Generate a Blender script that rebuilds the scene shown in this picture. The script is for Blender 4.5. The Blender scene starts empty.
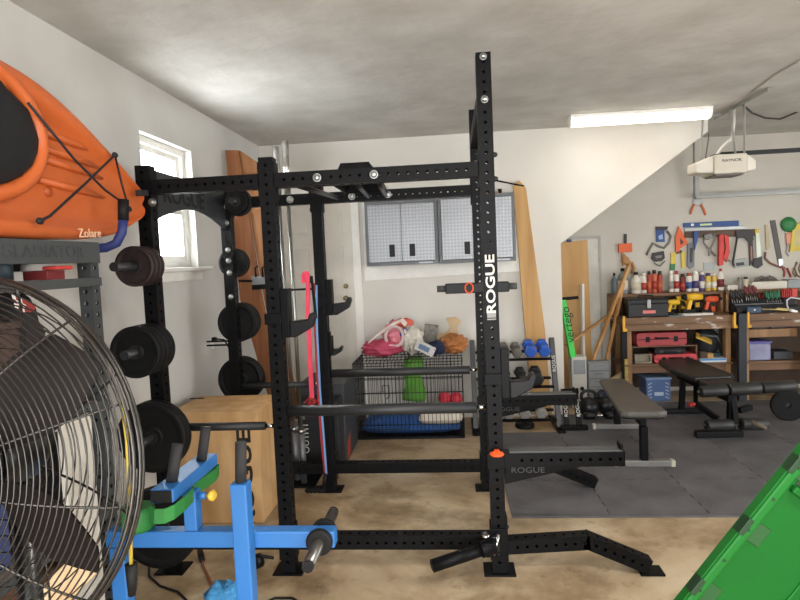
import bpy, bmesh, math, random
from mathutils import Vector, Matrix, noise as mnoise
random.seed(7)
PI = math.pi
scene = bpy.context.scene
COL = scene.collection
# ---------------------------------------------------------------- camera
F_PX, CAM = 592.67, Vector((-0.1993, -3.1254, 1.7141))
YAW, PITCH, ROLL = -0.0892, 0.0658, -0.0430
_F = Vector((math.sin(YAW)*math.cos(PITCH), math.cos(YAW)*math.cos(PITCH), -math.sin(PITCH)))
_R = Vector((math.cos(YAW), -math.sin(YAW), 0)); _U = _R.cross(_F)
_R2 = _R*math.cos(ROLL) + _U*math.sin(ROLL); _U2 = -_R*math.sin(ROLL) + _U*math.cos(ROLL)
cam_data = bpy.data.cameras.new('camera'); cam = bpy.data.objects.new('camera', cam_data); COL.objects.link(cam)
cam.matrix_world = Matrix(((_R2.x, _U2.x, -_F.x, CAM.x), (_R2.y, _U2.y, -_F.y, CAM.y), (_R2.z, _U2.z, -_F.z, CAM.z), (0, 0, 0, 1)))
cam_data.sensor_width = 36; cam_data.lens = F_PX/800*36; cam_data.clip_start = .05; cam_data.clip_end = 100
scene.camera = cam
# ---------------------------------------------------------------- world, lights, exposure
scene.view_settings.view_transform = 'Standard'; scene.view_settings.look = 'None'
scene.view_settings.exposure = 0.3; scene.view_settings.gamma = 1.0; scene.view_settings.use_curve_mapping = False
world = bpy.data.worlds.new('daylight'); scene.world = world; world.use_nodes = True
_bg = world.node_tree.nodes['Background']; _bg.inputs[0].default_value = (0.93, 0.97, 1.0, 1); _bg.inputs[1].default_value = 4.0
def area(name, loc, rot, sx, sy, power, color=(1, 1, 1), spread=PI):
    d = bpy.data.lights.new(name, 'AREA'); d.shape = 'RECTANGLE'; d.size = sx; d.size_y = sy; d.energy = power; d.color = color; d.spread = spread
    o = bpy.data.objects.new(name, d); COL.objects.link(o); o.location = loc; o.rotation_euler = rot
    return o
# daylight through the open garage door (right-hand wall), the wide opening behind the camera and the left window
area('garage_door_daylight', (6.35, -.9, 1.15), (0, math.radians(90), 0), 2.1, 4.6, 45, (.97, .98, 1.0))
area('window_daylight', (-2.35, 1.085, 2.2), (0, math.radians(-90), 0), .85, .75, 48, (.93, .98, 1.0))
area('entry_daylight', (-.1, -5.35, 1.3), (math.radians(90), 0, 0), 3.3, 2.3, 125, (1.0, .985, .96))
# fluorescent tubes of the two ceiling fittings (the second hangs behind the camera)
area('ceiling_tube_light', (1.60, 2.72, 2.895), (0, 0, 0), 1.24, .09, 3, (1.0, .93, .83))
area('rear_tube_light', (1.2, -2.2, 2.895), (0, 0, 0), 1.24, .09, 58, (1.0, .95, .88))
# ---------------------------------------------------------------- pixel -> place helpers (800 x 600 frame)
def ray(u, v): return _F + _R2*((u-400)/F_PX) - _U2*((v-300)/F_PX)
def aty(u, v, y): d = ray(u, v); return CAM + d*((y-CAM.y)/d.y)
def atz(u, v, z): d = ray(u, v); return CAM + d*((z-CAM.z)/d.z)
def atx(u, v, x): d = ray(u, v); return CAM + d*((x-CAM.x)/d.x)
# ---------------------------------------------------------------- mesh builder
class MB:
    def __init__(s): s.V = []; s.F = []; s.S = []
    def add(s, vs, fs, smooth=False):
        n = len(s.V); s.V += [Vector(v) for v in vs]
        for f in fs: s.F.append([i+n for i in f]); s.S.append(smooth)
        return s
    def box2(s, x0, x1, y0, y1, z0, z1):
        return s.add([(x0,y0,z0),(x1,y0,z0),(x1,y1,z0),(x0,y1,z0),(x0,y0,z1),(x1,y0,z1),(x1,y1,z1),(x0,y1,z1)],
                     [(0,3,2,1),(4,5,6,7),(0,1,5,4),(1,2,6,5),(2,3,7,6),(3,0,4,7)])
    def box(s, c, sz, R=None):
        c = Vector(c); h = [a/2 for a in sz]; vs = []
        for i in ((-1,-1,-1),(1,-1,-1),(1,1,-1),(-1,1,-1),(-1,-1,1),(1,-1,1),(1,1,1),(-1,1,1)):
            p = Vector((i[0]*h[0], i[1]*h[1], i[2]*h[2])); vs.append(c + (R @ p if R else p))
        return s.add(vs, [(0,3,2,1),(4,5,6,7),(0,1,5,4),(1,2,6,5),(2,3,7,6),(3,0,4,7)])
    def beam(s, p, q, w, h, up=(0,0,1), w2=None, h2=None):
        p, q = Vector(p), Vector(q); d = (q-p).normalized(); up = Vector(up)
        if abs(d.dot(up)) > .98: up = Vector((0,1,0))
        a = d.cross(up).normalized(); b = a.cross(d); w2 = w2 or w; h2 = h2 or h; vs = []
        for o, ww, hh in ((p, w, h), (q, w2, h2)):
            for i, j in ((-1,-1),(1,-1),(1,1),(-1,1)): vs.append(o + a*(i*ww/2) + b*(j*hh/2))
        return s.add(vs, [(0,1,2,3),(7,6,5,4),(0,4,5,1),(1,5,6,2),(2,6,7,3),(3,7,4,0)])
    def lathe(s, prof, o, axis, n=20, closed=False):
        o = Vector(o); ax = Vector(axis).normalized(); t = Vector((0,0,1)) if abs(ax.z) < .9 else Vector((1,0,0))
        a = ax.cross(t).normalized(); b = ax.cross(a); base = len(s.V); idx = []
        for r, h in prof:
            if r < 1e-6: s.V.append(o + ax*h); idx.append([len(s.V)-1]*n)
            else:
                k = len(s.V)
                for i in range(n):
                    th = 2*PI*i/n; s.V.append(o + ax*h + a*(r*math.cos(th)) + b*(r*math.sin(th)))
                idx.append(list(range(k, k+n)))
        m = len(prof)
        for j in range(m if closed else m-1):
            A, B = idx[j], idx[(j+1) % m]
            if A[0] == A[1] and B[0] == B[1]: continue
            flat = abs(prof[j][1]-prof[(j+1) % m][1]) < 1e-6 or A[0] == A[1] or B[0] == B[1]
            for i in range(n):
                k = (i+1) % n; f = []
                for x in (A[i], A[k], B[k], B[i]):
                    if x not in f: f.append(x)
                if len(f) >= 3: s.F.append(f); s.S.append(not flat)
        return s
    def tube(s, p, q, r, r2=None, n=14):
        p, q = Vector(p), Vector(q); L = (q-p).length; r2 = r if r2 is None else r2
        return s.lathe([(0,0),(r,0),(r2,L),(0,L)], p, q-p, n)
    def path(s, pts, r, n=8, closed=False, flat=None):
        P = [Vector(p) for p in pts]; m = len(P); prev = None; rings = []
        for i in range(m):
            if closed: d = P[(i+1) % m]-P[i-1]
            else: d = P[min(i+1, m-1)]-P[max(i-1, 0)]
            d.normalize()
            if prev is None:
                t = Vector((0,0,1)) if abs(d.z) < .9 else Vector((1,0,0)); a = d.cross(t).normalized()
            else:
                a = prev - d*prev.dot(d); a.normalize()
            prev = a; b = d.cross(a); k = len(s.V); rr = r[i] if isinstance(r, (list, tuple)) else r
            fl = flat if flat else 1
            for j in range(n):
                th = 2*PI*j/n; s.V.append(P[i] + a*(rr*math.cos(th)) + b*(rr*fl*math.sin(th)))
            rings.append(list(range(k, k+n)))
        for i in range(m if closed else m-1):
            A, B = rings[i], rings[(i+1) % m]
            for j in range(n): s.F.append([A[j], A[(j+1) % n], B[(j+1) % n], B[j]]); s.S.append(True)
        if not closed:
            s.F.append(rings[0][::-1]); s.S.append(False); s.F.append(rings[-1]); s.S.append(False)
        return s
    def prism(s, poly, d):
        """polygon of 3-D points pushed along d"""
        P = [Vector(p) for p in poly]; d = Vector(d); n = len(P)
        return s.add(P + [p+d for p in P], [list(range(n))[::-1], list(range(n, 2*n))] + [(i, (i+1) % n, n+(i+1) % n, n+i) for i in range(n)])
    def ppx(s, px, y, t):
        return s.prism([aty(u, v, y) for u, v in px], (0, t, 0))
    def ball(s, c, r, n=16, m=10, bump=0, freq=6, seed=0, R=None, flatbottom=None):
        c = Vector(c); r = (r, r, r) if not isinstance(r, (tuple, list)) else r; vs = []; fs = []
        for j in range(m+1):
            ph = PI*j/m
            for i in range(n):
                th = 2*PI*i/n; p = Vector((math.sin(ph)*math.cos(th), math.sin(ph)*math.sin(th), math.cos(ph)))
                q_ = p*freq*.5 + Vector((seed*3.1, seed*1.7, seed)); k = 1 + (bump*(mnoise.noise(q_) + .45*abs(mnoise.noise(q_*2.7)) - .3*abs(mnoise.noise(q_*4.5))) if bump else 0)
                q = Vector((p.x*r[0], p.y*r[1], p.z*r[2]))*k
                if R: q = R @ q
                if flatbottom is not None and q.z < flatbottom: q.z = flatbottom
                vs.append(c+q)
        for j in range(m):
            for i in range(n): fs.append((j*n+i, (j+1)*n+i, (j+1)*n+(i+1) % n, j*n+(i+1) % n))
        return s.add(vs, fs, True)
    def holed(s, p, axis, L, w=.0762, pitch=.0508, first=.05, sides=('a','b'), hr=.0085, ends=True):
        """square steel tube starting at p (centre of its end) along axis, with real bolt holes through it"""
        p = Vector(p); ax = {'x': Vector((1,0,0)), 'y': Vector((0,1,0)), 'z': Vector((0,0,1))}[axis] if isinstance(axis, str) else Vector(axis).normalized()
        a = {'x': Vector((0,1,0)), 'y': Vector((1,0,0)), 'z': Vector((1,0,0))}[axis] if isinstance(axis, str) else Vector((0,1,0))
        b = ax.cross(a).normalized(); h = w/2
        nh = int((L-first-.02)/pitch)+1; z0 = first-pitch/2; z1 = z0+nh*pitch
        for key, n1, n2 in (('a', a, b), ('b', b, a)):
            for sg in (-1, 1):
                o = p + n1*(sg*h)
                def quad(t0, t1):
                    s.add([o+n2*-h+ax*t0, o+n2*h+ax*t0, o+n2*h+ax*t1, o+n2*-h+ax*t1], [(0,1,2,3)])
                if key not in sides: quad(0, L); continue
                quad(0, z0); quad(z1, L)
                for k in range(nh):
                    c = first+k*pitch; hp = pitch/2; out = []; inn = []
                    for x, y in ((-1,-1),(-.34,-1),(.34,-1),(1,-1),(1,-.34),(1,.34),(1,1),(.34,1),(-.34,1),(-1,1),(-1,.34),(-1,-.34)):
                        X, Y = x*h, y*hp; th = math.atan2(Y/hp, X/h); out.append(o+n2*X+ax*(c+Y)); inn.append(o+n2*(hr*math.cos(th))+ax*(c+hr*math.sin(th)))
                    s.add(out+inn, [(i, (i+1) % 12, 12+(i+1) % 12, 12+i) for i in range(12)])
        if ends:
            for t in (0, L): s.add([p+ax*t+a*(i*h)+b*(j*h) for i, j in ((-1,-1),(1,-1),(1,1),(-1,1))], [(0,1,2,3)])
        return s
def link(name, V, F, S, m, parent=None, bevel=0, seg=2):
    org = Vector((0,0,0))
    if parent is not None: org = parent.matrix_world.translation if parent.parent is None else parent.parent.matrix_world.translation
    else:
        xs = [v.x for v in V]; ys = [v.y for v in V]; zs = [v.z for v in V]
        org = Vector(((min(xs)+max(xs))/2, (min(ys)+max(ys))/2, min(zs)))
    me = bpy.data.meshes.new(name); me.from_pydata([v-org for v in V], [], F); me.polygons.foreach_set('use_smooth', S)
    bm = bmesh.new(); bm.from_mesh(me); bmesh.ops.recalc_face_normals(bm, faces=bm.faces); bm.to_mesh(me); bm.free()
    me.materials.append(m); o = bpy.data.objects.new(name, me); COL.objects.link(o)
    if parent is not None: o.parent = parent
    else: o.location = org; o.matrix_world = Matrix.Translation(org)
    if bevel:
        b = o.modifiers.new('bevel', 'BEVEL'); b.width = bevel; b.segments = seg; b.limit_method = 'ANGLE'; b.angle_limit = .6
    return o
def P(name, mb, m, parent=None, bevel=0, label=None, seg=2):
    o = link(name, mb.V, mb.F, mb.S, m, parent, bevel, seg)
    if label: o['label'] = label
    return o
def tag(o, label, cat, group=None):
    o['label'] = label; o['category'] = cat
    if group: o['group'] = group
    return o
def T(name, label, cat, loc, group=None):
    o = bpy.data.objects.new(name, None); COL.objects.link(o); o.location = loc; o.matrix_world = Matrix.Translation(Vector(loc)); o.empty_display_size = .05
    return tag(o, label, cat, group)
def ONE(name, mb, m, label, cat, group=None, bevel=0):
    return tag(P(name, mb, m, None, bevel), label, cat, group)
def ST(name, mb, m, parent=None, bevel=0):
    o = P(name, mb, m, parent, bevel)
    if parent is None: o['kind'] = 'structure'
    return o
def text(s, o, ux, uy, size, m, parent, name='lettering', depth=.0015, sx=1, bold=.0):
    """lettering as a mesh: centred at o, reading along ux, letter tops along uy"""
    c = bpy.data.curves.new(name, 'FONT'); c.body = s; c.size = size; c.align_x = 'CENTER'; c.align_y = 'CENTER'; c.extrude = depth; c.offset = bold; c.resolution_u = 3
    t = bpy.data.objects.new(name, c); COL.objects.link(t)
    dg = bpy.context.evaluated_depsgraph_get(); me = bpy.data.meshes.new_from_object(t.evaluated_get(dg))
    bpy.data.objects.remove(t); bpy.data.curves.remove(c)
    ux = Vector(ux).normalized(); uy = Vector(uy).normalized(); uz = ux.cross(uy); o = Vector(o)
    V = [o + ux*(v.co.x*sx) + uy*v.co.y + uz*v.co.z for v in me.vertices]; F = [list(p.vertices) for p in me.polygons]
    bpy.data.meshes.remove(me)
    return link(name, V, F, [False]*len(F), m, parent)
def dup(root, loc, label=None, group=None, rotz=0):
    r = root.copy(); COL.objects.link(r); r.location = loc; r.rotation_euler = (0, 0, rotz); r.matrix_world = Matrix.Translation(Vector(loc)) @ Matrix.Rotation(rotz, 4, 'Z')
    if label: r['label'] = label
    if group: r['group'] = group
    for ch in list(root.children):
        c = ch.copy(); COL.objects.link(c); c.parent = r
        for g in list(ch.children):
            d = g.copy(); COL.objects.link(d); d.parent = c
    return r
# ---------------------------------------------------------------- materials
def srgb(*c):
    if len(c) == 1 and isinstance(c[0], str): h = c[0].lstrip('#'); c = tuple(int(h[i:i+2], 16) for i in (0, 2, 4))
    return tuple(((x/255)/12.92 if x/255 <= .04045 else ((x/255+.055)/1.055)**2.4) for x in c) + (1,)
MATS = {}
def M(key, col, rough=.5, metal=0, var=.12, scale=8, bump=0, bscale=60, spec=.5, stretch=None, col2=None, emit=0):
    if key in MATS: return MATS[key]
    m = bpy.data.materials.new(key); m.use_nodes = True; nt = m.node_tree; b = nt.nodes['Principled BSDF']
    c = srgb(col); c2 = srgb(col2) if col2 else tuple(x*(1-var) for x in c[:3])+(1,)
    tc = nt.nodes.new('ShaderNodeTexCoord'); mp = nt.nodes.new('ShaderNodeMapping'); nt.links.new(tc.outputs['Object'], mp.inputs[0])
    if stretch: mp.inputs['Scale'].default_value = stretch
    n = nt.nodes.new('ShaderNodeTexNoise'); n.inputs['Scale'].default_value = scale; n.inputs['Detail'].default_value = 4; nt.links.new(mp.outputs[0], n.inputs[0])
    r = nt.nodes.new('ShaderNodeValToRGB'); r.color_ramp.elements[0].position = .35; r.color_ramp.elements[1].position = .65
    r.color_ramp.elements[0].color = c2; r.color_ramp.elements[1].color = c
    nt.links.new(n.outputs[0], r.inputs[0]); nt.links.new(r.outputs[0], b.inputs['Base Color'])
    b.inputs['Roughness'].default_value = rough; b.inputs['Metallic'].default_value = metal; b.inputs['Specular IOR Level'].default_value = spec
    if emit: b.inputs['Emission Color'].default_value = c; b.inputs['Emission Strength'].default_value = emit
    if bump:
        n2 = nt.nodes.new('ShaderNodeTexNoise'); n2.inputs['Scale'].default_value = bscale; n2.inputs['Detail'].default_value = 5; nt.links.new(mp.outputs[0], n2.inputs[0])
        bp = nt.nodes.new('ShaderNodeBump'); bp.inputs['Strength'].default_value = bump; bp.inputs['Distance'].default_value = .01
        nt.links.new(n2.outputs[0], bp.inputs['Height']); nt.links.new(bp.outputs[0], b.inputs['Normal'])
    MATS[key] = m; return m
def wood(key, col, col2, grain=(1, 1, .08), scale=22, rough=.6):
    return M(key, col, rough, var=.2, scale=scale, stretch=grain, col2=col2, bump=.08, bscale=40)
black_steel = M('black_steel', '#0b0b0d', .48, .0, .25, 14, .05, 220, .14)
black_gloss = M('black_gloss', '#0e0e10', .3, .0, .2, 10)
black_rubber = M('black_rubber', '#121213', .62, 0, .25, 20, .1, 150, .25)
black_plastic = M('black_plastic', '#111113', .45, 0, .2, 14, 0, 60, .25)
chrome = M('chrome', '#d9d9d6', .18, 1, .08, 30)
steel = M('steel', '#a9aaa8', .35, 1, .15, 20)
white_paint = M('white_lettering', '#d9d6d0', .6, 0, .05, 20)
orange_plastic = M('orange_plastic', '#f2571d', .4, 0, .1)
# ---------------------------------------------------------------- the room
LX, BY, FY, CZ, RX, NY = -2.22, 3.2, 4.25, 3.01, 6.3, -5.3
def wall_mat(key, col, col2, scale, bump, bscale):
    m = M(key, col, .75, 0, 0, scale, bump, bscale, .3, None, col2); return m
w_white = wall_mat('wall_white', '#d6d4ce', '#cbc8c1', 1.6, .06, 45)
w_cream = wall_mat('wall_cream', '#d9d5cd', '#d0cbc2', 1.2, .04, 40)
w_far = wall_mat('wall_white_dimmed', '#c8c3b9', '#beb9ae', 1.5, .04, 40)  # base colour darkened to stand in for the weaker light by the stair
c_mat = wall_mat('ceiling_texture', '#cbc9c3', '#b6b3ac', 2.2, .8, 11)
def floor_mat():
    m = bpy.data.materials.new('stained_concrete'); m.use_nodes = True; nt = m.node_tree; b = nt.nodes['Principled BSDF']
    tc = nt.nodes.new('ShaderNodeTexCoord')
    def nz(s, d, w=0):
        n = nt.nodes.new('ShaderNodeTexNoise'); n.inputs['Scale'].default_value = s; n.inputs['Detail'].default_value = d; n.inputs['Roughness'].default_value = .6; n.inputs['Distortion'].default_value = w
        nt.links.new(tc.outputs['Object'], n.inputs[0]); return n
    def ramp(n, pts):
        r = nt.nodes.new('ShaderNodeValToRGB'); e = r.color_ramp.elements
        while len(e) < len(pts): e.new(.5)
        for k, (p, c) in enumerate(pts): e[k].position = p; e[k].color = c
        nt.links.new(n.outputs[0], r.inputs[0]); return r
    a = ramp(nz(1.7, 8, .6), [(.3, srgb('#846f51')), (.45, srgb('#a89172')), (.6, srgb('#c2ae90')), (.75, srgb('#d3c5ac'))])
    k = ramp(nz(2.6, 10, .25), [(.36, (.50,.45,.38,1)), (.5, (1,1,1,1))])
    k2 = ramp(nz(11, 8, .2), [(.27, (.5,.46,.4,1)), (.42, (1,1,1,1))])
    def mul(x, y):
        q = nt.nodes.new('ShaderNodeMixRGB'); q.blend_type = 'MULTIPLY'; q.inputs[0].default_value = .8
        nt.links.new(x.outputs[0], q.inputs[1]); nt.links.new(y.outputs[0], q.inputs[2]); return q
    q = mul(mul(a, k), k2); nt.links.new(q.outputs[0], b.inputs['Base Color'])
    rr = ramp(nz(3, 4), [(.3, (.3,.3,.3,1)), (.7, (.6,.6,.6,1))]); nt.links.new(rr.outputs[0], b.inputs['Roughness'])
    return m
ST('floor', MB().box2(LX-.2, RX+.2, NY-.2, FY+.2, -.12, 0), floor_mat())
ST('ceiling', MB().box2(LX-.2, RX+.2, NY-.2, FY+.2, CZ, CZ+.12), c_mat)
# left wall with the window opening
wy0, wy1, wz0, wz1 = .69, 1.475, 1.735, 2.65
lw = MB()
lw.box2(LX-.14, LX, NY-.2, wy0, 0, CZ).box2(LX-.14, LX, wy1, BY+.14, 0, CZ).box2(LX-.14, LX, wy0, wy1, 0, wz0).box2(LX-.14, LX, wy0, wy1, wz1, CZ)
ST('wall_left', lw, w_white)
# back wall: ends at the stair, with the sloping stair side cut into it
_c0, _c1 = aty(560.8, 243.5, BY), aty(708, 131.5, BY)
pw = [(LX, 0), (_c0.x, 0), (_c0.x, _c0.z), (_c1.x, _c1.z), (_c1.x, CZ), (LX, CZ)]
ST('wall_back', MB().prism([(x, BY, z) for x, z in pw], (0, .13, 0)), w_cream)
ST('wall_far', MB().box2(.75, RX, FY, FY+.14, 0, CZ), w_far)
ST('wall_stair_side', MB().box2(.62, .75, BY+.13, FY+.14, 0, CZ), w_far)
ST('trim_stair_soffit', MB().prism([(.83, BY+.13, 1.84), (2.35, BY+.13, CZ), (2.2, BY+.13, CZ), (.75, BY+.13, 1.92)], (0, FY-BY-.13, 0)), w_far)
rw = MB(); rw.box2(RX, RX+.14, NY-.2, -3.3, 0, CZ).box2(RX, RX+.14, 1.5, FY+.14, 0, CZ).box2(RX, RX+.14, -3.3, 1.5, 2.25, CZ)
ST('wall_right', rw, w_far)
fw = MB(); fw.box2(LX-.14, -1.8, NY-.14, NY, 0, CZ).box2(3.4, RX+.14, NY-.14, NY, 0, CZ).box2(-1.8, 3.4, NY-.14, NY, 2.5, CZ)
ST('wall_front', fw, w_far)
# window in the left wall
frame_white = M('window_paint', '#f2efe8', .5, 0, .06, 10)
glass = bpy.data.materials.new('window_glass'); glass.use_nodes = True
_gb = glass.node_tree.nodes['Principled BSDF']; _gb.inputs['Transmission Weight'].default_value = 1; _gb.inputs['Roughness'].default_value = 0; _gb.inputs['IOR'].default_value = 1.02
win = T('window_1', 'white framed window in the left wall', 'window', (LX, (wy0+wy1)/2, wz0)); win['kind'] = 'structure'
fr = MB(); xo = LX-.11
for y0, y1 in ((wy0, wy0+.05), (wy1-.05, wy1)): fr.box2(xo-.03, xo+.05, y0, y1, wz0, wz1)
for z0, z1 in ((wz0, wz0+.05), (wz1-.05, wz1)): fr.box2(xo-.03, xo+.05, wy0+.05, wy1-.05, z0, z1)
P('window_frame', fr, frame_white, win, .004)
sa = MB(); ya, yb, zm = wy0+.05, wy1-.05, (wz0+wz1)/2-.03
for z0, z1, dx in ((wz0+.05, zm+.02, .02), (zm-.02, wz1-.05, -.005)):
    for y0, y1 in ((ya, ya+.045), (yb-.045, yb)): sa.box2(xo+dx, xo+dx+.025, y0, y1, z0, z1)
    for a, b in ((z0, z0+.04), (z1-.04, z1)): sa.box2(xo+dx, xo+dx+.025, ya+.045, yb-.045, a, b)
sash = P('sash', sa, frame_white, win, .003)
P('pane', MB().box2(xo+.03, xo+.034, ya+.04, yb-.04, wz0+.09, zm-.02), glass, sash)
P('pane', MB().box2(xo+.005, xo+.009, ya+.04, yb-.04, zm+.02, wz1-.09), glass, sash)
P('window_sill', MB().box2(LX-.06, LX+.07, wy0-.12, wy1+.125, wz0-.03, wz0+.0).box2(LX, LX+.02, wy0-.09, wy1+.03, wz0-.1, wz0-.03), frame_white, win, .006)
# door to the house in the back wall, one step above the garage floor
door_paint = M('door_paint', '#d6d0c4', .5, 0, .05, 6)
dz, dt, dx0, dx1 = .42, 2.47, -2.06, -1.25
dr = T('door_1', 'white panelled door in the back wall', 'door', ((dx0+dx1)/2, BY-.02, dz)); dr['kind'] = 'structure'
P('door_leaf', MB().box2(dx0, dx1, BY-.03, BY-.002, dz, dt), door_paint, dr, .003)
for cx in ((dx0*.72+dx1*.28), (dx0*.28+dx1*.72)):
    for z0, z1 in ((dz+.22, dz+.72), (dz+.86, dz+1.48), (dz+1.6, dz+1.85)):
        p = MB(); p.box2(cx-.13, cx+.13, BY-.036, BY-.03, z0, z1); p.box2(cx-.095, cx+.095, BY-.044, BY-.036, z0+.035, z1-.035)
        P('door_panel', p, door_paint, dr, .004)
brass = M('aged_brass', '#7d6a4c', .35, .9, .2)
for z, r, nm in ((1.395, .027, 'door_knob'), (1.475, .024, 'deadbolt')):
    c = aty(346, 286 if nm == 'deadbolt' else 298, BY-.03)
    P(nm, MB().lathe([(0,0),(r*1.05,0),(r*1.05,.008),(r*.4,.012),(r*.4,.035),(r*.95,.045),(r*.8,.06),(0,.064)], (c.x, BY-.03, c.z), (0,-1,0), 18), brass, dr)
ST('trim_door', MB().box2(dx1, dx1+.085, BY-.03, BY, 0, dt+.09).box2(dx0-.085, dx0, BY-.03, BY, 0, dt+.09).box2(dx0, dx1, BY-.03, BY, dt, dt+.09).box2(dx0, dx1, BY-.02, BY, 0, dz), frame_white, None, .004)
ST('trim_cabinet_board', MB().ppx([(362, 203), (512, 196), (524, 271), (365, 281)], BY-.02, .02), frame_white, None, .003)
# ceiling fluorescent fitting
lens = M('lit_lens', '#fff4e2', .5, 0, .02, 3, emit=3.0)
def fitting(x, y, label):
    t = T('ceiling_light', label, 'light', (x, y, CZ))
    P('housing', MB().box2(x-.64, x+.64, y-.085, y+.085, CZ-.03, CZ), frame_white, t, .004)
    pr = [(-.075, 0), (-.06, -.05), (-.03, -.068), (.03, -.068), (.06, -.05), (.075, 0)]
    P('lens', MB().prism([(x-.625, y+a, CZ-.03+b) for a, b in pr], (1.25, 0, 0)), lens, t)
    P('end_cap', MB().prism([(x-.64, y+a*1.05, CZ-.03+b*1.05) for a, b in pr], (.014, 0, 0)), frame_white, t)
    P('end_cap', MB().prism([(x+.626, y+a*1.05, CZ-.03+b*1.05) for a, b in pr], (.014, 0, 0)), frame_white, t)
fitting(1.60, 2.72, 'long lit fluorescent fitting on the ceiling above the stair wall')
fitting(1.2, -2.2, 'long lit fluorescent fitting on the ceiling behind the viewer')
# rubber mat tiles
def mat_mat():
    m = bpy.data.materials.new('foam_mat'); m.use_nodes = True; nt = m.node_tree; b = nt.nodes['Principled BSDF']
    tc = nt.nodes.new('ShaderNodeTexCoord'); mp = nt.nodes.new('ShaderNodeMapping'); mp.inputs['Rotation'].default_value = (0, 0, .6); nt.links.new(tc.outputs['Object'], mp.inputs[0])
    w = nt.nodes.new('ShaderNodeTexWave'); w.inputs['Scale'].default_value = 20; w.inputs['Distortion'].default_value = .6; w.inputs['Detail'].default_value = 1; nt.links.new(mp.outputs[0], w.inputs[0])
    n = nt.nodes.new('ShaderNodeTexNoise'); n.inputs['Scale'].default_value = 3; n.inputs['Detail'].default_value = 5; nt.links.new(tc.outputs['Object'], n.inputs[0])
    r = nt.nodes.new('ShaderNodeValToRGB'); r.color_ramp.elements[0].position = .35; r.color_ramp.elements[0].color = srgb('#514f52'); r.color_ramp.elements[1].position = .7; r.color_ramp.elements[1].color = srgb('#6a686a'); nt.links.new(n.outputs[0], r.inputs[0])
    nt.links.new(r.outputs[0], b.inputs['Base Color']); b.inputs['Roughness'].default_value = .62
    bp = nt.nodes.new('ShaderNodeBump'); bp.inputs['Strength'].default_value = .3; bp.inputs['Distance'].default_value = .003; nt.links.new(w.outputs['Fac'], bp.inputs['Height']); nt.links.new(bp.outputs[0], b.inputs['Normal'])
    return m
mm = mat_mat()
MX0, MY0, TS = .135, .70, .625
xs = [MX0 + TS*i for i in range(8)]; ys = [MY0 + TS*j for j in range(5)]
def tile_outline(x0, y0, s, edge):
    pts = []; k = 5; d = .008
    def side(p, q, nrm, toothed):
        p, q, nrm = Vector(p), Vector(q), Vector(nrm); out = [p]
        if toothed:
            for i in range(k):
                a = (i+.25)/k; b = (i+.75)/k
                out += [p+(q-p)*a, p+(q-p)*a-nrm*d, p+(q-p)*b-nrm*d, p+(q-p)*b]
        return out
    pts += side((x0, y0), (x0+s, y0), (0, -1), edge[0]); pts += side((x0+s, y0), (x0+s, y0+s), (1, 0), edge[1])
    pts += side((x0+s, y0+s), (x0, y0+s), (0, 1), edge[2]); pts += side((x0, y0+s), (x0, y0), (-1, 0), edge[3])
    return pts
rowname = ['nearest row', 'second row', 'third row', 'fourth row', 'last cut row before the workbenches']
colname = ['first tile from the concrete side', 'second tile from the concrete side', 'third tile from the concrete side', 'fourth tile from the concrete side', 'fifth tile from the concrete side', 'sixth tile from the concrete side', 'seventh tile from the concrete side']
for j in range(5):
    for i in range(7):
        if (j == 3 and i == 0) or (j == 4 and i < 2): continue
        o = tile_outline(xs[i]+.0004, ys[j]+.0004, TS-.0008, (j > 0, False, False, i > 0))
        ONE('foam_floor_tile', MB().prism([(p.x, p.y, 0.0005) for p in [Vector((q.x, min(q.y, 3.64))) for q in o]], (0, 0, .012)), mm, 'dark grey interlocking foam floor tile, %s, %s' % (rowname[j], colname[i]), 'floor mat', 'interlocking foam floor tiles')
# ---------------------------------------------------------------- the power rack
XB, XA, XE = 0.0, -1.1684, -1.857
YN, YF_ = .0381, 1.2065            # centre lines of the two sides
S3 = .0762; h3 = S3/2
rack = T('power_rack', 'tall black six-post power rack standing on the concrete floor', 'power rack', (-.93, .62, 0))
def bolt(p, axis, parent, r=.017, name='bolt', m=None):
    return P(name, MB().lathe([(0,.022),(r*.6,.02),(r,.012),(r,.004),(r*1.25,.004),(r*1.25,0),(0,0)], p, axis, 14), m or steel, parent)
plate_pos = {}
for nm, x, y, H in (('B', XB, YN, 2.758), ('A', XA, YN, 2.292), ('E', XE, YN, 2.292), ('D', XB, YF_, 2.758), ('C', XA, YF_, 2.292), ('F', XE, YF_, 2.292)):
    up = P('upright', MB().holed((x, y, .008), 'z', H-.008, first=.06), black_steel, rack)
    fp = MB().box2(x-.085, x+.085, y-.062, y+.085, 0, .009)
    P('base_plate', fp, black_steel, rack, .003)
    if nm in 'AC': P('top_cap', MB().box2(x-h3, x+h3, y-h3, y+h3, H, H+.004), black_plastic, rack)
def xbeam(x0, x1, y, z, name='crossmember'):
    P(name, MB().holed((x0, y, z), 'x', x1-x0, first=.06), black_steel, rack)
    for x, s in ((x0, 1), (x1, -1)): P('bracket', MB().box2(min(x, x+s*.008), max(x, x+s*.008), y-h3, y+h3, z-.1, z+.1), black_steel, rack, .002)
for y in (YN, YF_):
    zt = 2.172 if y == YN else 2.196
    xbeam(XA+h3, XB-h3, y, zt); xbeam(XE+h3, XA-h3, y, zt)
    xbeam(XA+h3, XB-h3, y, .178); xbeam(XE+h3, XA-h3, y, .178)
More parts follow.
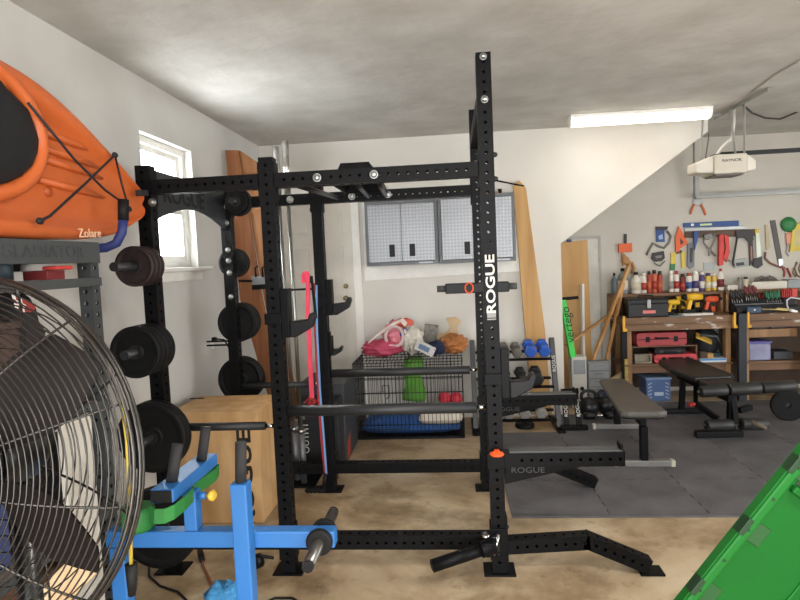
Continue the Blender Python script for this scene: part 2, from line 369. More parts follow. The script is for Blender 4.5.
# rear nameplate between the two storage uprights: arched steel with cut lettering
pts = [(YN+h3, 2.285), (YF_-h3, 2.285), (YF_-h3, 2.0)]
for k in range(13):
    t = k/12; pts.append((YF_-h3-.03-t*(YF_-YN-S3-.06), 2.0+.1*math.sin(PI*t)))
pts.append((YN+h3, 2.0))
dark_grey = M('dark_grey_steel', '#2c2e32', .45, 0, .15, 12)
npl = P('nameplate', MB().prism([(XE-.006, y, z) for y, z in pts], (.012, 0, 0)), dark_grey, rack, .002)
text('ROGUE', (XE+.0075, .5, 2.165), (0, 1, 0), (0, 0, 1), .155, M('cut_letter', '#0c0c0d', .7), npl, depth=.002, sx=1.1, bold=.004)
# rear low beam and top beams running from side to side
P('crossmember', MB().holed((XB, YN+h3, 2.52), 'y', YF_-YN-S3, first=.06), black_steel, rack)
for x, x2 in ((-1.07, -1.0), (-.715, -.78), (-.585, -.655)):
    P('pull_up_bar', MB().tube((x, YN+h3-.02, 2.165), (x2, YF_-h3+.02, 2.19), .0165), black_gloss, rack)
for u in (290, 352, 388): bolt((aty(u, 199, YF_-h3).x, YF_-h3, 2.196), (0, -1, 0), rack, .021)
for u in (317, 374): bolt((aty(u, 176, 0).x, YN-h3, 2.172), (0, -1, 0), rack, .018)
# raised pull-up tray bar
tp = [(-.93, 2.205), (-.865, 2.335), (-.685, 2.335), (-.625, 2.205)]
tr = MB()
for y in (.56, 1.07): tr.prism([(x, y, z) for x, z in tp], (0, .01, 0))
tr.prism([(-.93, .57, 2.205), (-.922, .57, 2.205), (-.862, .57, 2.327), (-.865, .57, 2.335)], (0, .50, 0))
tr.prism([(-.633, .57, 2.205), (-.625, .57, 2.205), (-.685, .57, 2.335), (-.688, .57, 2.327)], (0, .50, 0))
tr.box2(-.865, -.685, .57, 1.07, 2.327, 2.335)
P('raised_pull_up_bar', tr, black_steel, rack, .002)
for p in ((XE+.05, YN-h3, 2.09),): bolt(p, (0, -1, 0), rack, .018)
for z in (2.735, 2.52): bolt((XB, YN-h3, z), (0, -1, 0), rack, .015)
for x, y in ((XA, YN), (XB, YN), (XA, YF_), (XB, YF_)):
    for z in (.13, .25, 2.12, 2.245):
        s = 1 if x == XA else -1
        bolt((x-s*h3, y, z), (-s, 0, 0), rack, .013, m=black_gloss)
for z in (2.17, 2.05, 1.85, 1.77, 1.68, 1.5): bolt((XE+h3*.2, YF_-h3, z), (0, -1, 0), rack, .016)
# name plate on the tall near upright
pl = P('logo_plate', MB().box2(XB-.034, XB+.034, YN-h3-.003, YN-h3-.0005, 1.37, 1.76), black_steel, rack, .001)
text('ROGUE', (XB+.001, YN-h3-.0045, 1.572), (0, 0, 1), (-1, 0, 0), .066, white_paint, pl, depth=.001, sx=1.4, bold=.0015)
P('mark', MB().box2(XB-.024, XB+.022, YN-h3-.0045, YN-h3-.003, 1.385, 1.392).box2(XB-.024, XB+.022, YN-h3-.0045, YN-h3-.003, 1.397, 1.42), M('mark_grey', '#8d8b88', .6), pl)
# front stabilisers: a sloping foot tube on each front upright
for y, lab in ((YN, 0), (YF_, 1)):
    st = MB().holed((XB+h3, y, .15), (1, 0, .06), .44, first=.06)
    P('stabilizer', st, black_steel, rack)
    P('stabilizer_foot', MB().holed((XB+h3+.418, y, .184), (.9155, 0, -.40), .36, first=.06), black_steel, rack)
    P('foot_plate', MB().box2(XB+.735, XB+.86, y-.05, y+.05, 0, .012), black_steel, rack, .002)
    P('stabilizer_plate', MB().box2(XB+h3, XB+h3+.01, y-h3-.004, y+h3+.004, .03, .32), black_steel, rack, .002)
# --- attachments that lift off the rack
def jcup(x, y, z, label, small=False):
    t = T('j_cup', label, 'j-cup', (x+h3, y, z), None)
    sc = .55 if small else 1
    b = MB().box2(x-h3-.012, x+h3+.004, y-h3-.012, y-h3-.002, z-.03, z+.03) if not small else MB().box2(x+h3+.001, x+h3+.012, y-.03, y+.03, z-.03, z+.12)
    P('collar', b, black_steel, t, .003)
    P('back_plate', MB().box2(x+h3+.001, x+h3+.045*sc, y-.04, y+.04, z-.105*sc, z+.16*sc), black_steel, t, .004)
    pf = [(x+h3+.045*sc, z-.105*sc), (x+h3+.075*sc, z-.105*sc), (x+h3+.165*sc, z-.055*sc), (x+h3+.185*sc, z+.0), (x+h3+.178*sc, z+.022*sc), (x+h3+.158*sc, z+.024*sc), (x+h3+.14*sc, z-.012*sc), (x+h3+.045*sc, z-.02*sc)]
    P('hook', MB().prism([(a, y-.036, b) for a, b in pf], (0, .072, 0)), black_plastic, t, .006)
    return t
jcup(XA, YN, 1.43, 'black j-cup hook on the near middle upright')
jcup(XA, YF_, 1.44, 'black j-cup hook on the far middle upright, beside the door knob')
jcup(XA, YF_, 1.09, 'small low j-hook on the far middle upright', True)
jcup(XB, YN, 1.07, 'black j-cup on the near front upright, in front of the dumbbells')
def pin_pipe(x0, x1, y, z, label, r=.03):
    t = T('pin_pipe_safety', label, 'safety bar', ((x0+x1)/2, y, z))
    P('pipe', MB().tube((x0, y, z), (x1, y, z), r, n=18), M('grey_black_pipe', '#232426', .5, 0, .1), t)
    P('pin', MB().tube((x1, y, z), (x1+.05, y, z), .012), chrome, t)
pin_pipe(XA+h3+.003, XB-h3-.056, YN-.002, .912, 'thick black safety pipe across the near side of the rack')
pin_pipe(XA+h3+.003, XB-h3-.056, YF_, .895, 'black safety pipe across the far side in front of the dog crate')
pin_pipe(XE+h3+.003, XA-h3-.056, YN, .832, 'black safety pipe running from the big plates in front of the wooden box', .023)
pin_pipe(XE+h3+.003, XA-h3-.056, YF_, .818, 'black safety pipe on the far rear bay above the wooden box', .023)
def spotter(y, z, label, knob):
    t = T('spotter_arm', label, 'spotter arm', (XB+h3, y, z))
    P('arm', MB().holed((XB+h3+.006, y, z), 'x', .62, first=.09), black_steel, t)
    P('collar', MB().box2(XB-h3-.012, XB+h3+.006, y-h3-.012, y-h3-.002, z-.042, z+.042).box2(XB+h3+.001, XB+h3+.008, y-h3, y+h3, z-.06, z+.045), black_steel, t, .003)
    P('top_pad', MB().box2(XB+h3+.03, XB+.655, y-.036, y+.036, z+h3, z+h3+.01), M('pad_grey', '#48494b', .5), t, .002)
    P('end_lip', MB().box2(XB+.645, XB+.658, y-.038, y+.038, z+h3+.01, z+h3+.04), black_steel, t, .003)
    g = P('gusset', MB().prism([(XB+h3+.008, y+.02, z-h3), (XB+.47, y+.02, z-h3), (XB+.45, y+.02, z-.06), (XB+h3+.008, y+.02, z-.15)], (0, .012, 0)), black_steel, t)
    text('ROGUE', (XB+.17, y+.0185, z-.075), (1, 0, 0), (0, 0, 1), .045, M('cut_grey', '#424241', .6), g, depth=.001, sx=1.2)
    if knob:
        P('pull_knob', MB().lathe([(0,0),(.034,0),(.04,.006),(.034,.014),(.02,.018),(.012,.03),(0,.03)], (XB-.0, y-h3-.046, z+.045), (0,0,1), 20), orange_plastic, t, label='orange pull knob')
spotter(YN, .63, 'black spotter arm with an orange knob on the near front upright', True)
spotter(YF_, .665, 'black spotter arm without a knob, on the far front upright', False)
# landmine sleeve at the foot of the near front upright
t = T('landmine_attachment', 'black landmine sleeve pivoting at the foot of the tall near upright', 'landmine', (-.05, -.06, 0))
a, b = Vector((-.355, -.2, .155)), Vector((-.09, -.1, .195))
P('sleeve', MB().tube(a, b, .033, n=20).tube(a-(b-a).normalized()*.004, a, .024), black_steel, t)
P('pivot', MB().box2(-.085, -.035, -.125, -.062, .16, .235).tube((-.105, -.106, .192), (-.03, -.078, .205), .042), black_steel, t, .004)
P('mounting_plate', MB().box2(-.05, .04, -.012, -.003, .12, .26), black_steel, t, .003)
P('pin', MB().tube((-.005, -.075, .26), (-.035, -.1, .16), .007), chrome, t)
P('bolt', MB().lathe([(0,.02),(.018,.016),(.022,0),(0,0)], (-.075, -.1, .262), (0,-.3,1), 14), chrome, t)
P('yoke', MB().box2(-.05, -.0, -.062, -.013, .16, .24), black_gloss, t, .004)
# padded roller attachment on the far front upright
ym = YF_-h3-.04
t = T('roller_attachment', 'black padded bar with grey end grips across the far front upright', 'bar attachment', (-.03, ym, 1.5))
P('body', MB().box2(-.25, .2, ym-.036, ym+.036, 1.465, 1.537), black_plastic, t, .006)
for x0, x1 in ((-.31, -.25), (.2, .255)):
    P('grip', MB().tube((x0, ym, 1.502), (x1, ym, 1.502), .024), M('grip_grey', '#4a4b4d', .6), t)
P('ring', MB().path([(-.083+.028*math.cos(i*PI/8), ym-.044, 1.502+.036*math.sin(i*PI/8)) for i in range(16)], .006, 6, True), orange_plastic, t, label='orange ring')
# storage pegs and plates on the rear uprights
def peg(x, y, z, d, L, label):
    t = T('storage_peg', label, 'plate storage peg', (x, y, z))
    P('peg_shaft', MB().tube((x, y+.0*d, z), (x, y+d*L, z), .0235, n=16), M('peg_black', '#2a2a2c', .4), t)
    P('peg_flange', MB().box2(x-.032, x+.032, min(y+d*.001, y+d*.009), max(y+d*.001, y+d*.009), z-.05, z+.05), black_steel, t, .002)
iron = M('black_iron', '#0e0e0f', .6, 0, .3, 18, .12, 90, .25)
red_iron = M('worn_red_iron', '#2c1d1e', .55, .1, .3, 18, .12, 90)
def plate(x, y, z, R, th, d, label, m=iron, group=None):
    t = T('weight_plate', label, 'weight plate', (x, y+d*th/2, z-R), group)
    r0 = .0255
    pr = [(r0, 0), (R*.28, 0), (R*.3, .004), (R*.33, th*.28), (R*.78, th*.28), (R*.83, th*.02), (R*.985, 0), (R, th*.1), (R, th*.9), (R*.985, th), (R*.83, th*.98), (R*.78, th*.72), (R*.33, th*.72), (R*.3, th), (r0, th)]
    P('disc', MB().lathe(pr, (x, y, z), (0, d, 0), 44, closed=True), m, t)
    P('hub_ring', MB().lathe([(r0, -.002), (r0+.012, -.002), (r0+.012, .002), (r0, .002)], (x, y+d*(th+.0015), z), (0, d, 0), 28, closed=True), M('hub_dark', '#2b2b2d', .4, .4), t)
def plates(x, y, z, R, th, n, d, where, m=iron, group=None):
    for i in range(n):
        pos = ['outermost', 'second', 'third', 'fourth'][n-1-i] if n > 1 else 'only'
        plate(x, y+d*(.0095+.012+i*(th+.0045)), z, R, th, d, '%s plate %s' % (pos, where), m, group)
NF, FB = YN-h3, YF_+h3
for z, L in ((1.745, .335), (1.298, .3), (.815, .26), (.305, .2)):
    k = {1.745: 'reddish small plates', 1.298: 'stacked small black plates', .815: 'large plates by the safety pipe', .305: 'largest plates near the floor'}[z]
    peg(XE, NF, z, -1, L, 'black peg on the near rear upright holding the %s' % k)
plates(XE, NF, 1.745, .107, .04, 3, -1, 'in the topmost small reddish stack on the near rear upright', red_iron)
plates(XE, NF, 1.298, .137, .042, 4, -1, 'in the thick middle stack on the near rear upright')
plates(XE, NF, .815, .195, .038, 2, -1, 'in the wide stack beside the safety pipe')
plates(XE, NF, .305, .222, .04, 2, -1, 'in the lowest and largest stack behind the blue machine')
for z, R, th, n, w in ((1.753, .112, .035, 2, 'small pair highest on the far rear upright'), (1.294, .15, .045, 3, 'thick stack midway up the far rear upright'), (.852, .175, .045, 2, 'stack just above the wooden box')):
    peg(XE, FB, z, 1, .25, 'peg for the %s' % w)
    plates(XE, FB, z, R, th, n, 1, 'of the %s' % w)
peg(-1.73, YF_-h3, 2.19, -1, .2, 'short black peg under the top beam by the brown boards')
plate(-1.73, YF_-h3-.025, 2.19, .1, .05, -1, 'small plate hung under the top beam in front of the brown boards')
plate(-1.73, YF_-h3-.08, 2.19, .085, .03, -1, 'smaller plate in front of another under the top beam')
# ---------------------------------------------------------------- kayak on its side along the left wall
def kayak():
    t = T('kayak', 'orange plastic kayak lying on its side along the left wall', 'kayak', (-1.95, -1.4, 1.857))
    org = M('kayak_orange', '#c9632e', .42, 0, .12, 3, .05, 30)
    st = [(-.085, 2.055, 2.09), (-.10, 2.0, 2.145), (-.19, 1.968, 2.185), (-.27, 1.935, 2.236), (-.38, 1.9, 2.292), (-.5, 1.878, 2.35), (-.67, 1.864, 2.427), (-.87, 1.858, 2.49), (-1.06, 1.857, 2.515), (-1.35, 1.857, 2.53), (-1.8, 1.857, 2.53), (-2.6, 1.86, 2.51), (-3.2, 1.9, 2.42), (-3.7, 2.0, 2.25), (-3.78, 2.07, 2.15)]
    def section(y, z0, z1, k):
        h = (z1-z0)/2; zc = (z0+z1)/2; s = min(1, h/.32); pts = []
        # from bottom rim over the deck (towards +X) to the top rim, then back round the hull
        dish = .05*s; rim = .012
        deck = [(-1.0, -.035*s), (-.99, 0), (-.93, rim), (-.84, rim), (-.78, -.004), (-.7, -dish*.75), (-.5, -dish), (-.2, -dish*.8), (.1, -dish*.8), (.4, -dish*.9), (.58, -dish*.8), (.68, -.01), (.76, rim), (.9, rim), (.98, 0), (1.0, -.035*s)]
        for a, b in deck: pts.append(Vector((-1.795+b*1.0-.02*(1-s), y, zc+a*h)))
        for i in range(1, 12):
            th = PI*i/12; pts.append(Vector((-1.795-.035*s-.36*s**.6*math.sin(th)**.75*.9, y, zc+h*math.cos(th))))
        return pts
    mb = MB(); rings = []
    for k, (y, z0, z1) in enumerate(st):
        pts = section(y, z0, z1, k); n0 = len(mb.V); mb.V += pts; rings.append(list(range(n0, n0+len(pts))))
    n = len(rings[0])
    for A, B in zip(rings, rings[1:]):
        for j in range(n): mb.F.append([A[j], A[(j+1) % n], B[(j+1) % n], B[j]]); mb.S.append(True)
    mb.F += [rings[0][::-1], rings[-1]]; mb.S += [True, True]
    h = P('hull', mb, org, t); sm = h.modifiers.new('smooth', 'SUBSURF'); sm.levels = 1; sm.render_levels = 2
    # raised cockpit coaming with black seat pad
    cz, cy = 2.245, -1.42
    P('coaming', MB().path([(-1.80, cy+.545*math.copysign(abs(math.cos(i*PI/16))**.7, math.cos(i*PI/16)), cz+.255*math.sin(i*PI/16)) for i in range(32)], .03, 10, True), org, t)
    P('cockpit_cover', MB().ball((-1.80, cy, cz), (.06, .53, .24), 32, 14, .06, 10), M('black_nylon', '#0e0e12', .8, 0, .3, 14, .25, 40), t)
    for z in (2.10, 2.19, 2.235, 2.30):
        P('foot_ridge', MB().path([(-1.83, -.88+.12*abs(z-2.2), z), (-1.826, -.62, z-.012), (-1.83, -.42, z-.026)], [.014, .017, .008], 8), org, t)
    for c in ((-.86, 2.34), (-.80, 2.06)): P('screw_boss', MB().ball((-1.845, c[0], c[1]), (.02, .03, .025), 10, 6), M('dark_orange', '#b1521f', .5), t)
    cordm = M('black_cord', '#1b1b1f', .7)
    def pt(u, v): return atx(u, v, -1.762)
    P('bungee_cord', MB().path([pt(28, 103), pt(75, 160), pt(105, 190), pt(119, 200)], .0055, 6), cordm, t)
    P('bungee_cord', MB().path([pt(40, 221), pt(50, 216), pt(85, 184), pt(115, 155), pt(122, 185), pt(129, 209)], .0055, 6), cordm, t)
    for u, v in ((40, 221), (115, 155), (129, 209)): P('cord_pad_eye', MB().ball(pt(u, v), (.012, .02, .014), 10, 6), cordm, t)
    P('bow_toggle', MB().beam(atx(138, 193, -1.775), atx(146, 193, -1.775), .03, .03), cordm, t, .004)
    text('Zolare', atx(90, 233.5, -1.772), (0, 1, .04), (-.1, 0, 1), .055, M('cream_letter', '#f0c9a8', .6), t, sx=1.1)
kayak()
bl = M('blue_foam', '#23306b', .6, 0, .2, 30)
hk = T('kayak_hook', 'blue padded wall hook with a black tip under the kayak bow', 'wall hook', (-2.0, -.5, 1.8))
yh = -.53
P('arm', MB().path([(LX, yh, 1.828), (-1.9, yh, 1.828), (-1.77, yh, 1.832), (-1.725, yh+.01, 1.85), (-1.70, yh+.02, 1.9), (-1.695, yh+.03, 1.96)], .021, 12), bl, hk)
P('tip', MB().path([(-1.695, yh+.03, 1.955), (-1.69, yh+.035, 2.05)], .024, 12), black_rubber, hk)
P('wall_plate', MB().box2(LX, LX+.008, yh-.05, yh+.05, 1.74, 1.92), black_steel, hk)
# ---------------------------------------------------------------- grey steel shelving under the kayak
gs = M('shelf_grey', '#3d4041', .5, .1, .12, 10)
sx0, sx1, sy0, sy1 = -2.15, -1.65, -2.75, -.79
sh = T('steel_shelving', 'grey steel shelving unit under the orange kayak', 'shelving', ((sx0+sx1)/2, (sy0+sy1)/2, 0))
for x, dx in ((sx1, -1), (sx0, 1)):
    for y, dy in ((sy1, -1), (sy0, 1)):
        P('post', MB().holed((x+dx*.028, y+dy*.03, 0), 'z', 1.842, w=.056, pitch=.048, first=.06, hr=.009), gs, sh)
bm_ = M('shelf_beam', '#434647', .5, .1, .1, 8)
for zi, z in enumerate((1.843, 1.70, 1.2, .75, .25)):
    for x, dx in ((sx1, 1), (sx0, -1)):
        hh = .085 if zi == 0 else .035
        be = P('shelf_beam', MB().box2(min(x, x+dx*.012), max(x, x+dx*.012), sy0+.004, sy1-.004, z-hh, z), bm_, sh, .003)
        if zi == 0 and dx == 1:
            text('GLADIATOR', (x+.0125, -1.12, z-.043), (0, 1, 0), (0, 0, 1), .062, gs, be, depth=.002, sx=1.25)
    P('shelf_board', MB().box2(sx0, sx1-.004, sy0+.004, sy1-.006, z-.02, z-.002), M('shelf_board', '#6f675f', .8, 0, .2, 5), sh)
# things on the shelves
def crate_box(name, x0, x1, y0, y1, z, h, m, label, cat, lid=None):
    t = T(name, label, cat, ((x0+x1)/2, (y0+y1)/2, z))
    P('body', MB().box2(x0, x1, y0, y1, z, z+h), m, t, .012)
    P('lid', MB().box2(x0-.008, x1+.008, y0-.008, y1+.008, z+h, z+h+.025), lid or m, t, .006)
    return t
d_brown = M('dark_brown_card', '#4b3a33', .8, 0, .2, 6)
z0 = 1.70
def tin(x, y, z, r, h, m, label, name='tin', cat='tin'):
    t = T(name, label, cat, (x, y, z), None); P('can_body', MB().lathe([(0,0),(r,0),(r,h*.96),(r*.95,h),(0,h)], (x, y, z), (0,0,1), 18), m, t)
    P('can_lid', MB().lathe([(0,0),(r*.9,0),(r*.9,.008),(0,.008)], (x, y, z+h), (0,0,1), 18), steel, t)
q = atx(52, 279, -1.72); 
ONE('card_box', MB().box2(-1.80, -1.70, q.y-.05, q.y+.05, z0, z0+.035), M('red_box', '#8c3232', .6), 'flat red box on the upper grey shelf beneath the red and white cap', 'box', None, .003)
q = atx(36, 268, -1.72); cp = T('cap', 'red and white cap lying on the flat red box on the shelf', 'cap', (-1.74, q.y, z0+.036))
P('crown', MB().ball((-1.75, q.y+.05, z0+.036), (.06, .055, .06), 16, 8, 0, flatbottom=0), M('cap_white', '#e6ddd6', .8), cp)
P('brim', MB().box2(-1.70, -1.64, q.y+.0, q.y+.1, z0+.036, z0+.05), M('cap_red', '#c33b33', .8), cp, .006)
tin(-1.74, -1.22, z0, .04, .07, M('dark_teal', '#26343c', .5), 'dark teal tin on the upper shelf beside the cap')
tin(-1.74, -1.0, z0, .035, .055, M('dark_tin', '#3a2a2c', .5), 'dark brown tin on the upper shelf nearest the corner post')
dcl = M('dark_cloth', '#2b2829', .9, 0, .3, 8, .3, 30)
jk = ONE('black_jacket', MB().ball((-1.85, -1.05, 1.44), (.1, .1, .22), 14, 14, .25, 5, 3), dcl, 'black jacket hanging in the grey shelving behind the fan', 'jacket')
jk.location.z = 1.201
crate_box('storage_box', -2.05, -1.70, -1.75, -1.2, 1.2, .34, d_brown, 'dark brown storage box behind the top of the fan', 'box')
chk = T('checkered_flag', 'red flag with a black and white checkered corner on the brown box', 'flag', (-1.68, -1.2, 1.57))
c0 = atx(20, 305, -1.66)
P('cloth', MB().prism([atx(14, 296, -1.665), atx(36, 304, -1.665), atx(34, 312, -1.665), atx(22, 312, -1.665)], (-.01, 0, 0)), M('flag_red', '#8d2f2b', .8), chk)
ck = MB()
for i in range(4):
    for j in range(3):
        if (i+j) % 2 == 0:
            u, v = 12+i*3.2+j*1.2, 294+j*4.5+i*1.6
            ck.prism([atx(u, v, -1.662), atx(u+3.2, v+1.6, -1.662), atx(u+4.2, v+6, -1.662), atx(u+1, v+4.5, -1.662)], (-.002, 0, 0))
P('checks', ck, M('check_white', '#e3dcd8', .8), chk)
crate_box('storage_bin', -2.05, -1.70, -1.70, -1.32, .75, .26, M('navy_bin', '#39456d', .5), 'navy blue plastic bin on the shelf behind the fan', 'bin', M('pink_lid', '#c98fa5', .5))
crate_box('storage_bin', -2.05, -1.715, -1.27, -.865, .75, .30, M('black_bin', '#1d1b1c', .6), 'black plastic bin on the shelf behind the fan', 'bin')
crate_box('storage_bin', -2.05, -1.70, -2.3, -1.85, .25, .3, M('white_bin', '#cfcac2', .6), 'white plastic bin on the lowest shelf behind the fan', 'bin')
crate_box('storage_box', -2.05, -1.715, -1.25, -.865, .25, .36, M('brown_box', '#6b4a35', .8), 'brown cardboard box on the lowest shelf behind the fan', 'box')
wp = ONE('white_board', MB().box2(-1.625, -1.605, atx(66, 460, -1.6).y, atx(96, 460, -1.6).y, 0, atx(80, 418, -1.6).z), M('panel_white', '#c9c3b8', .6), 'white board standing on edge against the shelving behind the fan', 'board', None, .003)
plank_tan = wood('tan_plank', '#cdb491', '#b4946a')
# leaning plank seen through the lower fan guard
ONE('pine_plank', MB().beam((-1.88, -1.69, .315), (-1.34, -1.445, .84), .09, .03, (0, 1, 0)), plank_tan, 'pale pine plank leaning behind the lower half of the fan', 'plank', None, .003)
# ---------------------------------------------------------------- pedestal fan
fc = Vector((-1.20, -2.03, 1.335)); ax = Vector((-.06, -.99, .12)).normalized()
fan = T('pedestal_fan', 'large black wire-guarded pedestal fan in front of the grey shelving', 'fan', (fc.x, fc.y+.16, 0))
fa = ax.cross(Vector((0,0,1))).normalized(); fb = fa.cross(ax)
def fp(r, th, h): return fc + fa*(r*math.cos(th)) + fb*(r*math.sin(th)) + ax*h
wire = M('fan_wire', '#4a4744', .3, .85, .2, 30)
FR = .385
def dome(sign, depth, nr, ribs, name, off):
    g = MB()
    def hgt(r): return sign*(off + depth*(1-(r/FR)**2.6))
    for k in range(nr):
        r = .09 + (FR-.09)*(k+.5)/nr
        g.path([fp(r, 2*PI*i/56, hgt(r)) for i in range(56)], .0017, 5, True)
    for j in range(ribs):
        th = 2*PI*(j+.35)/ribs
        g.path([fp(.08+(FR-.08)*i/9, th, hgt(.08+(FR-.08)*i/9)-sign*.004) for i in range(10)], .0026, 6)
    g.path([fp(FR, 2*PI*i/72, sign*off) for i in range(72)], .004, 6, True)
    return P(name, g, wire, fan)
dome(1, .12, 30, 12, 'front_guard', .015); dome(-1, .10, 9, 8, 'rear_guard', .015)
P('rim_band', MB().path([fp(FR+.003, 2*PI*i/72, 0) for i in range(72)], .004, 6, True), wire, fan)
P('badge', MB().lathe([(0,.0),(.09,0),(.085,.012),(0,.016)], fc+ax*.13, ax, 28), black_gloss, fan)
bld = M('fan_blade', '#1d1816', .6, 0, .2, 8, 0, 60, .2)
P('hub', MB().lathe([(0,.06),(.05,.055),(.065,0),(.065,-.03),(0,-.03)], fc, ax, 24), black_gloss, fan)
for k in range(5):
    th0 = 2*PI*k/5 + 2.41; b = MB(); rows = []
    for i in range(8):
        r = .06 + .29*i/7; w = .2+.42*math.sin(PI*min(1, .25+i/9)); row = []
        for j in range(9):
            t = (j/8-.5)*w*1.25; row.append(fp(r, th0+t, .035*(j/8-.5)*2*-.9))
        rows.append(row)
    n0 = len(b.V)
    for sft in (0, .004):
        for row in rows: b.V += [p+ax*sft for p in row]
    for i in range(7):
        for j in range(8):
            a = n0+i*9+j; b.F.append([a, a+1, a+10, a+9]); b.S.append(True); a += 72; b.F.append([a+9, a+10, a+1, a]); b.S.append(True)
    P('blade', b, bld, fan)
P('motor', MB().lathe([(0,-.04),(.06,-.04),(.065,-.06),(.065,-.15),(.05,-.18),(0,-.2)], fc, ax, 24), black_gloss, fan)
py = fc.y+.15
P('pole', MB().tube((fc.x, py, .03), (fc.x, py, 1.3), .026).tube((fc.x, py, .03), (fc.x, py, .7), .034), black_gloss, fan)
P('base', MB().lathe([(0,0),(.27,0),(.27,.015),(.1,.035),(.04,.06),(0,.06)], (fc.x, py, 0), (0,0,1), 36), black_gloss, fan)
ck_ = T('bungee_strap', 'yellow cord with a black handle hanging from the fan guard', 'cord', aty(131, 575, -1.95))
P('strap', MB().path([aty(121, 395, -1.99), aty(127, 440, -1.985), aty(130, 500, -1.98), aty(131, 566, -1.98)], .004, 6), M('yellow_cord', '#c2a93c', .6), ck_)
P('strap_handle', MB().path([aty(131, 564, -1.98), aty(132, 580, -1.98), aty(132, 595, -1.98)], [.013, .011, .008], 10), black_rubber, ck_)
# ---------------------------------------------------------------- blue leg machine
blu = M('blue_paint', '#2a69aa', .4, 0, .06, 5)
bm = T('leg_machine', 'blue steel exercise machine frame with a green band and black handles', 'exercise machine', (-.93, -1.25, 0))
yb_ = -1.22; t2 = .026
P('main_beam', MB().box2(-1.42, -.62, yb_-t2, yb_+t2, .772, .829), blu, bm, .005)
P('front_post', MB().box2(-.945, -.89, yb_-.082, yb_-.0265, .0, 1.012), blu, bm, .005)
P('rear_post', MB().box2(-1.41, -1.355, yb_-t2, yb_+t2, 0, .771), blu, bm, .005)
grip = M('foam_grip', '#262526', .75, 0, .2, 30, .1, 120)
def handle(x, y, z, h, lean=(0, 0)):
    P('handle', MB().path([(x, y, z), (x+lean[0]*.5, y+lean[1]*.5, z+h*.5), (x+lean[0], y+lean[1], z+h)], .0185, 14), grip, bm)
handle(-.916, yb_-.054, 1.013, .132, (.008, 0))
utop = MB(); A_, B_ = aty(161.5, 496.5, -1.38), aty(208, 459, -.96)
P('upper_beam', utop.beam(A_, B_, .074, .044), blu, bm, .004)
P('end_cap', MB().beam(A_-Vector((0, .004, 0)), A_-Vector((0, .0005, 0)), .070, .040), black_plastic, bm, .002)
for (ub, vb, ut, vt, yy) in ((171.5, 477, 177.5, 444, -1.30), (201, 453, 206, 427, -1.06)):
    b0, b1 = aty(ub, vb, yy), aty(ut, vt, yy+.02); b0.z = A_.z+(B_.z-A_.z)*(yy-A_.y)/(B_.y-A_.y)+.0225; handle(b0.x, b0.y, b0.z, b1.z-b0.z, (b1.x-b0.x, b1.y-b0.y))
P('support_post', MB().box2(-1.135, -1.09, yb_-.024, yb_+.024, .830, .965), blu, bm, .004)
grn = M('green_band', '#257331', .55, 0, .1, 10)
gb = T('resistance_band', 'wide green rubber band looped under the blue upper beam', 'resistance band', (-1.12, -1.2, .93))
def strip(pts, w, th, wd):
    """flat band through pts; wd = width direction"""
    mb = MB(); wd = Vector(wd).normalized(); Q = [Vector(p) for p in pts]; m = len(Q)
    for i, p in enumerate(Q):
        d = (Q[min(i+1, m-1)]-Q[max(i-1, 0)]).normalized(); nn = d.cross(wd).normalized()
        mb.V += [p-wd*w/2-nn*th/2, p+wd*w/2-nn*th/2, p+wd*w/2+nn*th/2, p-wd*w/2+nn*th/2]
    for i in range(m-1):
        a = i*4; b = a+4
        for k in range(4): mb.F.append([a+k, a+(k+1) % 4, b+(k+1) % 4, b+k]); mb.S.append(False)
    mb.F += [[0, 1, 2, 3], [m*4-4, m*4-3, m*4-2, m*4-1]]; mb.S += [False, False]
    return mb
zb = A_.z-.022-.026
s1 = strip([(A_.x-.05, A_.y+.03, zb+.004), (A_.x-.035, A_.y-.012, zb), (A_.x-.01, A_.y-.03, zb-.003), (A_.x+.02, A_.y-.028, zb-.003), (A_.x+.04, A_.y-.005, zb), (A_.x+.048, A_.y+.05, zb+.003), (A_.x+.045, A_.y+.12, zb+.004)], .047, .005, (.1, 0, 1))
P('front_loop', s1, grn, gb)
zc_ = B_.z-.022-.026
s2 = strip([(B_.x+.03, -1.17, zc_+.008), (B_.x+.04, -1.08, zc_+.004), (B_.x+.043, -1.0, zc_), (B_.x+.035, -.95, zc_), (B_.x+.0, -.93, zc_), (B_.x-.05, -.96, zc_)], .047, .005, (.1, 0, 1))
P('rear_loop', s2, grn, gb)
P('adjuster_post', MB().tube((-1.085, yb_, .945), (-1.06, yb_, .945), .012), blu, bm)
P('pull_pin', MB().lathe([(0,0),(.008,0),(.008,.012),(.017,.016),(.019,.026),(.012,.034),(0,.035)], (-1.06, yb_, .945), (1,-.25,.1), 16), M('yellow_knob', '#e3b53c', .4), bm, label='yellow pull pin')
ONE('band_roll', MB().lathe([(0,0),(.05,0),(.055,.01),(.055,.07),(.05,.08),(0,.08)], (-1.31, yb_, .830), (0,0,1), 24), grn, 'green rolled band standing on the blue beam beside the fan', 'resistance band')
rc = Vector((-.668, yb_, .80))
P('roller_bar', MB().tube((-.668, yb_-.19, .80), (-.668, yb_+.19, .80), .0195), M('dark_chrome', '#6d6b69', .28, .9, .2, 30), bm)
for s in (-1, 1): P('collar', MB().lathe([(.017,0),(.042,0),(.044,.006),(.044,.02),(.038,.026),(.017,.026)], rc+Vector((0, s*.0265, 0)), (0, s, 0), 26, closed=True), black_rubber, bm)
for s in (-1, 1): P('bar_end', MB().lathe([(0,0),(.018,0),(.018,.012),(0,.012)], rc+Vector((0, s*.19, 0)), (0, s, 0), 16), black_plastic, bm)
